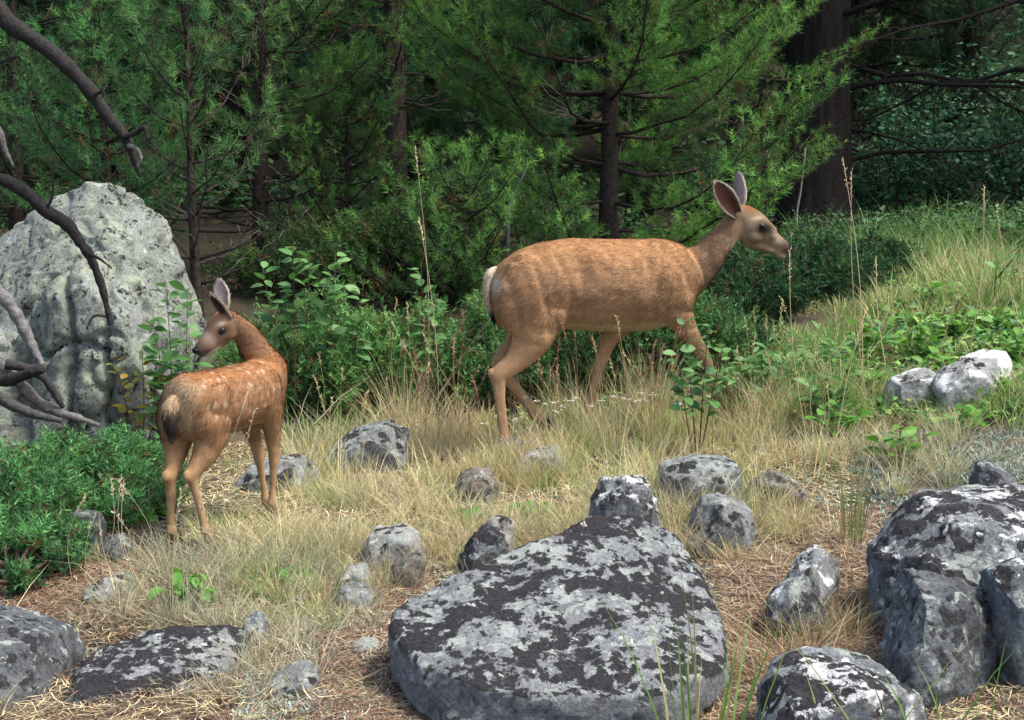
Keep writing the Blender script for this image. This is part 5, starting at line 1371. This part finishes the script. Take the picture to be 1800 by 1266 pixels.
# ------------------------------------------------------------------ grass
def blades(mb, P, H_, lean, width, col, rng, bend=0.5, tipcol=None):
    n = len(P)
    a = rng.uniform(0, 6.283, n)
    hd = np.stack([np.cos(a), np.sin(a), 0 * a], 1)
    ln = lean if isinstance(lean, np.ndarray) else hd * (np.abs(rng.normal(0, lean, n)))[:, None]
    sd = np.cross(unit(ln + 1e-4 * hd + UP), rng.normal(0, 1, (n, 3))); sd[:, 2] *= .3; sd = unit(sd)
    t = np.array([0, .35, .7, 1.0]); wt = np.array([1, .9, .6, .0])
    V = []
    for k in range(4):
        c_ = P + UP * (H_ * t[k] * (1 - .22 * bend * t[k]))[:, None] + ln * (H_ * (t[k] * .55 + bend * t[k] ** 2.2))[:, None]
        if k < 3:
            V += [c_ - sd * (width * wt[k] * .5)[:, None], c_ + sd * (width * wt[k] * .5)[:, None]]
        else:
            V.append(c_)
    V = np.stack(V, 1).reshape(-1, 3)
    b0 = (np.arange(n) * 7)[:, None]
    Q = np.concatenate([b0 + np.array([[0, 1, 3, 2]]), b0 + np.array([[2, 3, 5, 4]])])
    T = b0 + np.array([[4, 5, 6]])
    mb.add(V, T, Q, np.repeat(col, 7, axis=0))

def palette(cols, n, rng, jit=.12):
    cols = np.asarray(cols)
    return np.clip(cols[rng.integers(0, len(cols), n)] * rng.normal(1, jit, (n, 1)), .005, 1)

def in_rock(P, slack=.75):
    m_ = np.zeros(len(P), bool)
    for x_, y_, r_ in FOOT:
        m_ |= (P[:, 0] - x_) ** 2 + (P[:, 1] - y_) ** 2 < (r_ * slack) ** 2
    return m_

STRAW = [(0.62, 0.51, 0.25), (0.72, 0.62, 0.36), (0.54, 0.41, 0.20), (0.70, 0.62, 0.40), (0.50, 0.46, 0.19)]
PALE = [(0.50, 0.46, 0.32), (0.42, 0.41, 0.28), (0.34, 0.37, 0.24), (0.45, 0.36, 0.2)]
GREEN = [(0.13, 0.28, 0.05), (0.2, 0.37, 0.08), (0.27, 0.37, 0.10), (0.10, 0.25, 0.07)]
MIXED = STRAW[:2] + [(0.28, 0.38, 0.11), (0.20, 0.32, 0.08), (0.36, 0.42, 0.14)]
BLUEGREEN = [(0.16, 0.24, 0.14), (0.22, 0.29, 0.17), (0.12, 0.20, 0.10)]
GR = {k: MB() for k in ('dry', 'green', 'sedge')}
rngG = np.random.default_rng(99)
def tussocks(kind, poly, n, per, h, rad, lean, width, pal, bend=.5, avoid=True, slack=.8):
    x0, y0, x1, y1 = poly
    P, ok = hit(rngG.uniform(x0, x1, n), rngG.uniform(y0, y1, n))
    P = P[ok & (P[:, 1] < 16)]
    P = P[fbm(P * np.array([2.6, 2.6, 0]), 71, 3) + rngG.normal(0, .22, len(P)) > -.24]      # bare and trampled spots
    if avoid: P = P[~in_rock(P, slack)]
    hmod = np.clip(.55 + .85 * (fbm(P * np.array([2.2, 2.2, 0]), 72, 2) + .6), .45, 1.9)
    for p, hm_ in zip(P, hmod):
        m_ = max(4, int(per * rngG.uniform(.4, 1.5)))
        off = rngG.normal(0, rad, (m_, 2))
        r_ = np.zeros((m_, 3)); r_[:, :2] = p[:2] + off * .6; r_[:, 2] = gz(r_[:, 0], r_[:, 1]) - .012
        hs = h * hm_ * rngG.uniform(.45, 1.2, m_) * rngG.uniform(.65, 1.25)
        out_ = np.zeros((m_, 3)); out_[:, :2] = off / (rad + 1e-6) * lean + rngG.normal(0, lean * .5, (m_, 2))
        tone = palette(pal, 1, rngG, .1)
        col = .45 * tone + .55 * palette(pal, m_, rngG, .14)
        blades(GR[kind], r_, hs, out_, width * rngG.uniform(.7, 1.3, m_), col, rngG, bend)

# straw meadow under the doe
tussocks('dry', (520, 735, 1460, 860), 560, 26, .17, .035, .32, .0032, STRAW + PALE[:1])
tussocks('dry', (480, 840, 1420, 990), 360, 30, .12, .03, .42, .0028, STRAW + PALE)
tussocks('dry', (700, 735, 1300, 800), 190, 18, .26, .03, .25, .0024, STRAW)
tussocks('dry', (400, 930, 1050, 1010), 100, 30, .09, .03, .5, .0024, STRAW + PALE)
# pale bunchgrass at lower left
tussocks('dry', (120, 960, 660, 1120), 170, 34, .085, .025, .5, .0019, PALE + BLUEGREEN[:1])
tussocks('dry', (0, 1200, 700, 1290), 30, 30, .08, .02, .55, .0017, PALE, avoid=False)
tussocks('dry', (230, 1080, 560, 1230), 75, 36, .085, .02, .55, .0017, PALE, avoid=False)
tussocks('green', (430, 1000, 650, 1120), 34, 30, .085, .02, .45, .002, MIXED + GREEN[:2])
tussocks('green', (300, 820, 620, 960), 130, 26, .10, .03, .4, .0024, MIXED)
tussocks('dry', (-20, 960, 200, 1080), 16, 26, .08, .02, .5, .0018, PALE)
# sedge beside boulder and between rocks
tussocks('sedge', (-20, 745, 210, 790), 46, 26, .24, .035, .35, .006, BLUEGREEN + GREEN[:2], .7)
tussocks('sedge', (500, 720, 660, 800), 44, 26, .23, .04, .45, .0055, GREEN + PALE[:2], .8)
tussocks('sedge', (150, 700, 300, 770), 26, 18, .2, .03, .55, .005, GREEN, .9)
# right slope: green grass with straw
tussocks('green', (1420, 540, 1820, 760), 420, 24, .14, .04, .4, .0036, GREEN + MIXED[:2])
tussocks('green', (1400, 395, 1840, 470), 260, 20, .24, .07, .3, .006, GREEN + [(.08, .2, .08)])
tussocks('green', (1380, 430, 1840, 560), 420, 22, .17, .06, .3, .006, GREEN + STRAW[:2])
tussocks('dry', (1540, 470, 1760, 600), 90, 22, .15, .05, .3, .005, MIXED + STRAW)
tussocks('green', (1200, 555, 1500, 640), 150, 20, .17, .05, .35, .005, GREEN + STRAW[:1])
tussocks('green', (1260, 600, 1480, 760), 170, 22, .15, .035, .35, .0034, GREEN + STRAW[:2])
tussocks('green', (1290, 420, 1560, 480), 160, 18, .16, .06, .3, .007, GREEN)
tussocks('dry', (1300, 720, 1700, 860), 150, 26, .11, .03, .45, .0026, STRAW + PALE + MIXED[3:])
tussocks('dry', (1180, 880, 1520, 1010), 80, 28, .09, .03, .55, .0022, STRAW + PALE)
tussocks('dry', (1560, 760, 1820, 850), 60, 24, .06, .03, .6, .002, PALE)
tussocks('green', (560, 800, 1400, 960), 130, 22, .13, .03, .4, .0028, MIXED + GREEN[1:3])
tussocks('dry', (840, 790, 1010, 835), 40, 20, .24, .03, .3, .0026, STRAW)
tussocks('dry', (1000, 750, 1300, 800), 60, 18, .24, .03, .3, .0026, STRAW + GREEN[1:3])
tussocks('green', (850, 740, 1330, 860), 110, 20, .17, .03, .3, .003, GREEN + MIXED)
# the meadow goes on beyond both sides of the view
tussocks('green', (1830, 380, 2500, 700), 480, 20, .17, .05, .35, .005, GREEN + STRAW[:2])
tussocks('dry', (1830, 680, 2700, 1250), 300, 22, .12, .035, .45, .0028, STRAW + PALE + MIXED[2:])
tussocks('green', (-650, 700, -20, 1000), 200, 20, .15, .04, .4, .004, GREEN + MIXED)
tussocks('dry', (-800, 960, 0, 1290), 150, 24, .10, .03, .5, .0022, STRAW + PALE)
# fringes of grass at the foot of the stones
for fx, fy, fr_ in list(FOOT):
    if fy < 3.4 or fy > 6.3: continue
    for q in range(int(6 + 26 * fr_)):
        a = rngG.uniform(math.pi * .95, math.pi * 2.05)
        p = np.array([fx + math.cos(a) * fr_ * rngG.uniform(.75, 1.25), fy + math.sin(a) * fr_ * rngG.uniform(.75, 1.25)])
        m_ = 22; off = rngG.normal(0, .025, (m_, 2)); r_ = np.zeros((m_, 3)); r_[:, :2] = p + off * .6; r_[:, 2] = gz(r_[:, 0], r_[:, 1]) - .012
        out_ = np.zeros((m_, 3)); out_[:, :2] = off / .025 * .4
        blades(GR['dry'], r_, .10 * rngG.uniform(.5, 1.3, m_) * rngG.uniform(.6, 1.3), out_, .0024 * rngG.uniform(.7, 1.3, m_), palette(STRAW + PALE + MIXED[3:], m_, rngG, .14), rngG, .5)
# foreground blades in front of the rocks
def tall_blades(kind, spots, h, width, pal, per, rad=.02, lean=.22):
    for x_, y_ in spots:
        p = hit1(x_, y_)
        off = rngG.normal(0, rad, (per, 2)); r_ = np.zeros((per, 3)); r_[:, :2] = p[:2] + off; r_[:, 2] = gz(r_[:, 0], r_[:, 1]) - .01
        out_ = np.zeros((per, 3)); out_[:, :2] = off / rad * lean
        blades(GR[kind], r_, h * rngG.uniform(.5, 1.1, per), out_, width * rngG.uniform(.7, 1.2, per), palette(pal, per, rngG), rngG, .35)
tall_blades('green', [(1235, 1345), (1258, 1340), (1215, 1350)], .42, .0055, [(0.14, 0.28, 0.05), (0.2, 0.33, 0.08), (.4, .36, .15)], 8, .03, .16)
tall_blades('green', [(1490, 952), (1500, 960)], .34, .0035, [(0.11, 0.22, 0.05), (0.18, 0.25, 0.08), (.4, .3, .14)], 26, .016, .14)
tall_blades('green', [(1600, 1350), (1660, 1352), (1480, 1352), (1720, 1345)], .33, .0048, [(0.16, 0.3, 0.06), (.3, .32, .1)], 4, .03, .3)
tall_blades('green', [(1420, 850), (1370, 800), (1300, 900), (1460, 830)], .27, .003, GREEN + STRAW[:2], 16, .03, .25)
tall_blades('dry', [(1420, 1150), (1380, 1180), (1460, 1110), (1340, 1200), (1440, 1190), (1400, 1120), (1480, 1060), (1500, 1120)], .16, .0026, [(.32, .2, .1), (.45, .34, .2), (.25, .14, .07), (.5, .42, .3)], 60, .035, .9)
GR['dry'].mesh
tag(obj('dry_grass', GR['dry'].mesh('dry_grass', M['grass'])), 'straw coloured bunchgrass covering the meadow between the rocks', 'grass', kind='stuff')
tag(obj('green_grass', GR['green'].mesh('green_grass', M['grass'])), 'green grass growing on the slope and among the straw', 'grass', kind='stuff')
tag(obj('sedge_grass', GR['sedge'].mesh('sedge_grass', M['grass'])), 'long-bladed sedge beside the boulder and the juniper mound', 'grass', kind='stuff')

# ------------------------------------------------------------------ undergrowth of small leaves (uncountable)
def leaf_cover(name, label, zones, seed):
    rng = np.random.default_rng(seed)
    mb = MB()
    for (x0, y0, x1, y1, n, h, size, pal) in zones:
        P, ok = hit(rng.uniform(x0, x1, n), rng.uniform(y0, y1, n)); P = P[ok & (P[:, 1] < 26)]
        P = P[fbm(P * np.array([1.1, 1.1, 0]), seed + 50, 3) + rng.normal(0, .35, len(P)) > -.25]
        m_ = len(P)
        hh = h * (0.35 + 0.65 * (0.5 + 0.5 * fbm(P * np.array([1.5, 1.5, 0]), seed, 3)))
        P = P + UP * (hh * rng.random(m_) ** .6)[:, None] + rng.normal(0, .06, (m_, 3)) * np.array([1, 1, 0])
        a = rng.uniform(0, 6.283, m_)
        d = unit(np.stack([np.cos(a), np.sin(a), rng.normal(.1, .4, m_)], 1)); s_ = unit(np.cross(d, UP + rng.normal(0, .4, (m_, 3))))
        L = size * rng.uniform(.6, 1.3, (m_, 1))
        V = np.stack([P, P + d * L * .5 + s_ * L * .3, P + d * L, P + d * L * .5 - s_ * L * .3], 1).reshape(-1, 3)
        Q = (np.arange(m_) * 4)[:, None] + np.arange(4)[None]
        mb.add(V, None, Q, np.repeat(palette(pal, m_, rng, .2), 4, axis=0))
    return tag(obj(name, mb.mesh(name, M['leaf_teal'], smooth=False)), label, 'undergrowth', kind='stuff')
TEAL = [(0.035, 0.10, 0.042), (0.055, 0.14, 0.055), (0.04, 0.12, 0.05), (0.09, 0.16, 0.06), (0.09, 0.085, 0.05)]
leaf_cover('undergrowth', 'blue-green leafy undergrowth below the fir trunks', [(1390, 385, 1840, 450, 7500, .34, .05, TEAL), (1480, 372, 1840, 400, 4500, .5, .07, TEAL), (1250, 395, 1560, 470, 3500, .26, .06, TEAL), (1480, 340, 1850, 385, 6000, .9, .11, [(.05, .14, .07), (.08, .19, .09), (.10, .12, .08)]),
            (560, 395, 1250, 470, 6000, .35, .07, [(.05, .12, .03), (.09, .16, .05)]), (1840, 350, 2500, 440, 7000, .4, .06, TEAL), (-500, 380, 300, 560, 5000, .4, .08, [(.03, .08, .03), (.05, .11, .03)]), (0, 340, 1300, 400, 6000, .6, .12, [(.03, .08, .03), (.05, .11, .03)])], 3)
leaf_cover('ground_herbs', 'low green herbs carpeting the sunny slope', [(1560, 480, 1820, 620, 4200, .09, .055, GREEN + [(.08, .24, .10)]), (1440, 600, 1820, 740, 2600, .06, .04, GREEN), (1250, 640, 1480, 740, 1400, .07, .04, GREEN), (850, 690, 1230, 760, 900, .06, .035, GREEN)], 4)

# ------------------------------------------------------------------ needle litter, pale lichen tufts
def litter(n, zones, seed):
    rng = np.random.default_rng(seed); mb = MB()
    for (x0, y0, x1, y1, k, pal, ln) in zones:
        P, ok = hit(rng.uniform(x0, x1, k), rng.uniform(y0, y1, k)); P = P[ok]; m_ = len(P)
        a = rng.uniform(0, 6.283, m_); L = ln * rng.uniform(.5, 1.3, m_)
        d = np.stack([np.cos(a), np.sin(a), rng.normal(0, .12, m_)], 1); s_ = np.stack([-np.sin(a), np.cos(a), 0 * a], 1) * rng.uniform(.0006, .0013, (m_, 1)) * (P[:, 1:2] / 3.2)
        P[:, 2] += rng.uniform(.004, .02, m_)
        b_ = s_ * rng.normal(0, 6, (m_, 1))
        V = np.stack([P - s_, P + s_, P + d * L[:, None] * .5 + b_ + s_, P + d * L[:, None] * .5 + b_ - s_, P + d * L[:, None]], 1).reshape(-1, 3)
        o5 = (np.arange(m_) * 5)[:, None]
        mb.add(V, o5 + np.array([[3, 2, 4]]), o5 + np.array([[0, 1, 2, 3]]), np.repeat(palette(pal, m_, rng, .25), 5, axis=0))
    return mb
RUST = [(0.21, 0.11, 0.065), (0.27, 0.16, 0.095), (0.15, 0.085, 0.055), (0.36, 0.27, 0.18), (0.09, 0.055, 0.04), (0.30, 0.25, 0.18)]
lm = litter(0, [(0, 940, 1800, 1300, 26000, RUST + STRAW[:2], .055), (1270, 900, 1560, 1300, 16000, RUST + [(.45, .36, .24)], .08), (560, 980, 760, 1300, 8000, RUST, .06), (0, 950, 260, 1100, 6000, RUST, .06), (300, 780, 1500, 960, 14000, STRAW + RUST[:2], .06), (-700, 940, 0, 1300, 6000, RUST, .06), (1800, 760, 2600, 1300, 8000, RUST + STRAW[:2], .06)], 7)
tag(obj('needle_litter', lm.mesh('needle_litter', M['litter'], smooth=False)), 'rusty brown fallen pine needles strewn over the ground', 'litter', kind='stuff')

rng = np.random.default_rng(17); mb = MB()
for (x0, y0, x1, y1, k) in [(520, 1080, 720, 1290, 520), (1400, 830, 1600, 980, 320), (1640, 790, 1810, 850, 260), (60, 1130, 200, 1245, 80), (420, 1180, 740, 1290, 380), (650, 990, 800, 1060, 120), (1200, 1000, 1340, 1080, 60), (1500, 760, 1800, 830, 260), (430, 940, 620, 1000, 80)]:
    P, ok = hit(rng.uniform(x0, x1, k), rng.uniform(y0, y1, k)); P = P[ok & ~in_rock(P, .6)]
    for p in P:
        m_ = int(rng.integers(14, 26)); a = rng.uniform(0, 6.283, m_); el = rng.uniform(.2, 1.2, m_)
        d = np.stack([np.cos(a) * np.cos(el), np.sin(a) * np.cos(el), np.sin(el)], 1)
        L = rng.uniform(.006, .016, (m_, 1)) * rng.uniform(.8, 1.5); s_ = unit(np.cross(d, rng.normal(0, 1, (m_, 3)))) * .0022
        q0 = p + rng.normal(0, .008, (m_, 3)) * np.array([1, 1, .3])
        V = np.stack([q0 - s_ * .6, q0 + s_ * .6, q0 + d * L + s_, q0 + d * L - s_], 1).reshape(-1, 3)
        mb.add(V, None, (np.arange(m_) * 4)[:, None] + np.arange(4)[None], np.repeat(palette([(.30, .36, .29), (.38, .43, .36), (.24, .29, .22)], m_, rng), 4, axis=0))
tag(obj('lichen_tufts', mb.mesh('lichen_tufts', M['litter'], smooth=False)), 'pale grey-green mossy tufts carpeting bare ground', 'ground cover', kind='stuff')

# ------------------------------------------------------------------ tall seed stalks and flowers, one by one
def stalk(base, tip, label, head=.10, r_=.0013, col=(.50, .37, .2), bend=.05, seed=0, group=None):
    rng = np.random.default_rng(seed)
    b0 = hit1(*base); d = b0[1]
    t = W(tip[0], tip[1], d + rng.uniform(-.05, .05))
    k = np.linspace(0, 1, 9)[:, None]
    side = unit(np.cross(t - b0, np.array([0, 1, 0])))
    P = b0 * (1 - k) + t * k + side * (bend * np.linalg.norm(t - b0) * np.sin(k * math.pi) * rng.choice([-1, 1]))
    P[0, 2] -= .02
    r_ = r_ * max(.8, d / 4.2)
    o = empty('grass_stalk', b0, label, 'grass stalk', group)
    mb = MB(); mb.add(*tube(P - b0, np.linspace(r_, r_ * .55, 9), 4), np.asarray(col) * rng.uniform(.8, 1.2))
    obj('stem', mb.mesh('stem', M['grass']), o)
    mb = MB(); ax = unit(P[-1] - P[-2])
    for e in range(16):
        c_ = P[-1] - ax * head * (e / 15.0)
        d_ = unit(ax + .45 * rng.normal(0, 1, 3)); s_ = unit(np.cross(d_, rng.normal(0, 1, 3)))
        L = .014 * (d / 4.2) ** .5
        V = np.stack([c_, c_ + d_ * L * .5 + s_ * L * .2, c_ + d_ * L, c_ + d_ * L * .5 - s_ * L * .2]) - b0
        mb.add(V, None, [[0, 1, 2, 3]], np.asarray(col) * rng.uniform(.9, 1.3))
    obj('seed_head', mb.mesh('seed_head', M['grass']), o)
    return o
single = [((745, 800), (730, 262), 'single very tall straw stalk rising past the juniper mound', .12), ((770, 800), (737, 385), 'leaning straw stalk beside the very tall stalk', .1), ((1515, 720), (1482, 282), 'tall straw stalk reaching up against the massive trunk', .12),
          ((1530, 740), (1497, 300), 'slanting tall stalk reaching up before the undergrowth', .12), ((1420, 780), (1388, 440), 'pale stalk crossing the nose of the doe', .12), ((1465, 830), (1522, 545), 'thick whitish seed stalk slanting over the grass', .16),
          ((1560, 660), (1540, 455), 'yellow stalk on the sunny slope below the undergrowth', .1), ((1700, 640), (1730, 330), 'slender stalk standing before the undergrowth on the slope', .1), ((1810, 640), (1752, 360), 'bent slender stalk at the top of the slope', .1),
          ((1650, 640), (1684, 520), 'short stalk above the bleached white stone', .1), ((350, 1035), (436, 690), 'forked straw stalk crossing the fawn flank', .1), ((345, 1010), (448, 720), 'curved straw stalk crossing the fawn foreleg', .1),
          ((305, 1100), (318, 860), 'straight stalk between the fawn hind legs and bright sprout', .08), ((345, 1120), (352, 845), 'thin stalk standing beside the fawn right hind hoof', .08)]
for q, (b_, t, lab, hd_) in enumerate(single):
    stalk(b_, t, lab, hd_, .0016, (.56, .45, .27), .03, 200 + q)
grp = [((x0, y0), (x1, y1)) for x0, y0, x1, y1 in [(265, 1060, 213, 838), (280, 1050, 205, 842), (275, 1070, 218, 845), (130, 1030, 150, 872), (165, 1040, 168, 905), (240, 1060, 175, 908), (255, 1075, 200, 900), (150, 1040, 195, 840)]]
for q, (b_, t) in enumerate(grp):
    stalk(b_, t, 'arching dry seed stalk in the loose group in front of the juniper by the fawn', .06, .0013, (.55, .46, .3), .12, 300 + q, 'seed stalks in front of the low juniper')
rng = np.random.default_rng(8)
for q in range(62):
    bx = rng.uniform(690, 1180); by = rng.uniform(745, 815)
    L = rng.uniform(110, 240)
    stalk((bx, by), (bx + rng.normal(0, 55), by - L), 'thin reddish seed stalk among many around the doe legs', .08, .0011, [(.40, .24, .14), (.5, .38, .2), (.34, .17, .11)][q % 3], .05, 400 + q, 'thin seed stalks around the doe legs')
for q in range(34):
    bx = rng.uniform(1290, 1500); by = rng.uniform(670, 800)
    L = rng.uniform(90, 200)
    stalk((bx, by), (bx + rng.normal(15, 40), by - L), 'greenish straw stalk in the tall grass ahead of the doe', .07, .0012, [(.46, .40, .2), (.36, .36, .14)][q % 2], .06, 500 + q, 'stalks in the tall grass ahead of the doe')
for q in range(14):
    bx = rng.uniform(560, 720); by = rng.uniform(780, 840)
    stalk((bx, by), (bx + rng.normal(0, 30), by - rng.uniform(80, 170)), 'straw stalk standing around the sloping mossy rock', .07, .0012, (.5, .4, .22), .06, 600 + q, 'stalks around the sloping mossy rock')
fl = [(944, 706), (958, 712), (975, 708), (990, 716), (1002, 706), (1014, 700), (1060, 704), (1080, 698), (1100, 702), (1126, 692), (1132, 704), (1150, 695), (1188, 690), (1195, 712), (1215, 693), (1248, 698), (925, 700), (1040, 714), (1118, 706), (850, 746), (905, 738), (980, 724)]
for q, (x_, y_) in enumerate(fl):
    b0 = hit1(x_ + rng.normal(0, 8), y_ + 100)
    t = W(x_, y_, b0[1])
    o = empty('wildflower', b0, 'tiny white wildflower on a thin stem below the doe belly', 'flower', 'white wildflowers below the doe')
    mb = MB(); mb.add(*tube(np.stack([b0 - UP * .01, .5 * (b0 + t) + rng.normal(0, .01, 3), t]) - b0, [.0014, .0012, .001], 4), (.25, .3, .14)); obj('stem', mb.mesh('stem', M['stem']), o)
    mb = MB()
    for e in range(7):
        c_ = t - b0 + rng.normal(0, .006, 3) * np.array([1.6, 1, .6])
        a = np.arange(6) * 1.047
        V = np.concatenate([[c_ + UP * .002], c_ + .0055 * np.stack([np.cos(a), np.sin(a), .5 + 0 * a], 1)])
        mb.add(V, [[0, i + 1, (i + 1) % 6 + 1] for i in range(6)], None, (.78, .74, .66))
    obj('flower_head', mb.mesh('flower_head', M['flower']), o)

# ------------------------------------------------------------------ leafy understory bushes in the shade at the right
def leaf_bush(px, d, rx, h, n, size, pal, label, seed):
    rng = np.random.default_rng(seed)
    p = W(px, 500, d); org = np.array([p[0], p[1], gz(p[0], p[1])[0]])
    o = empty('understory_bush', org, label, 'bush')
    wood, fol = MB(), MB()
    tips = []
    for q in range(16):
        a = rng.uniform(0, 6.283); e = np.array([math.cos(a) * rx * rng.uniform(.3, 1), math.sin(a) * rx * rng.uniform(.3, 1), h * rng.uniform(.45, 1)])
        pts = smooth_path([np.array([0, 0, -.05]), e * .5 + rng.normal(0, .06, 3) + UP * .1, e], 7)
        wood.add(*tube(pts, np.linspace(.014, .004, 7), 4), (.07, .06, .05)); tips.append(pts)
    tips = np.array(tips)
    b_ = rng.integers(0, 16, n); k = rng.uniform(2, 6, n)
    c_ = np.stack([tips[b_[i], int(k[i])] for i in range(n)]) + rng.normal(0, .16 * max(rx, .5), (n, 3))
    c_[:, 2] = np.maximum(c_[:, 2], .03)
    a = rng.uniform(0, 6.283, n); dd = unit(np.stack([np.cos(a), np.sin(a), rng.normal(-.1, .4, n)], 1)); s_ = unit(np.cross(dd, UP + rng.normal(0, .5, (n, 3))))
    L = size * rng.uniform(.6, 1.3, (n, 1))
    V = np.stack([c_, c_ + dd * L * .5 + s_ * L * .3, c_ + dd * L, c_ + dd * L * .5 - s_ * L * .3], 1).reshape(-1, 3)
    fol.add(V, None, (np.arange(n) * 4)[:, None] + np.arange(4)[None], np.repeat(palette(pal, n, rng, .2), 4, axis=0))
    obj('stems', wood.mesh('bush_stems', M['bark']), o); obj('leaves', fol.mesh('bush_leaves', M['leaf_teal'], smooth=False), o)
for q, a in enumerate([(1560, 15.5, 1.0, 1.5, 1900, .09, 'loose blue-green bush just beyond the massive trunk'), (1640, 17.0, 1.2, 2.0, 2200, .10, 'taller shaded bush between the two fir trunks'),
                       (1780, 15.0, 1.1, 1.4, 2000, .09, 'grey-green bush at the top of the slope below dead limbs'), (1250, 16.5, 0.9, 1.1, 1400, .09, 'small bush glimpsed behind the ears of the doe'), (1860, 17.5, 1.4, 2.4, 2200, .11, 'large dim bush at the forest edge above the slope')]):
    leaf_bush(*a[:6], [(.06, .16, .08), (.09, .22, .11), (.12, .24, .10), (.05, .13, .07)], a[6], 700 + q)
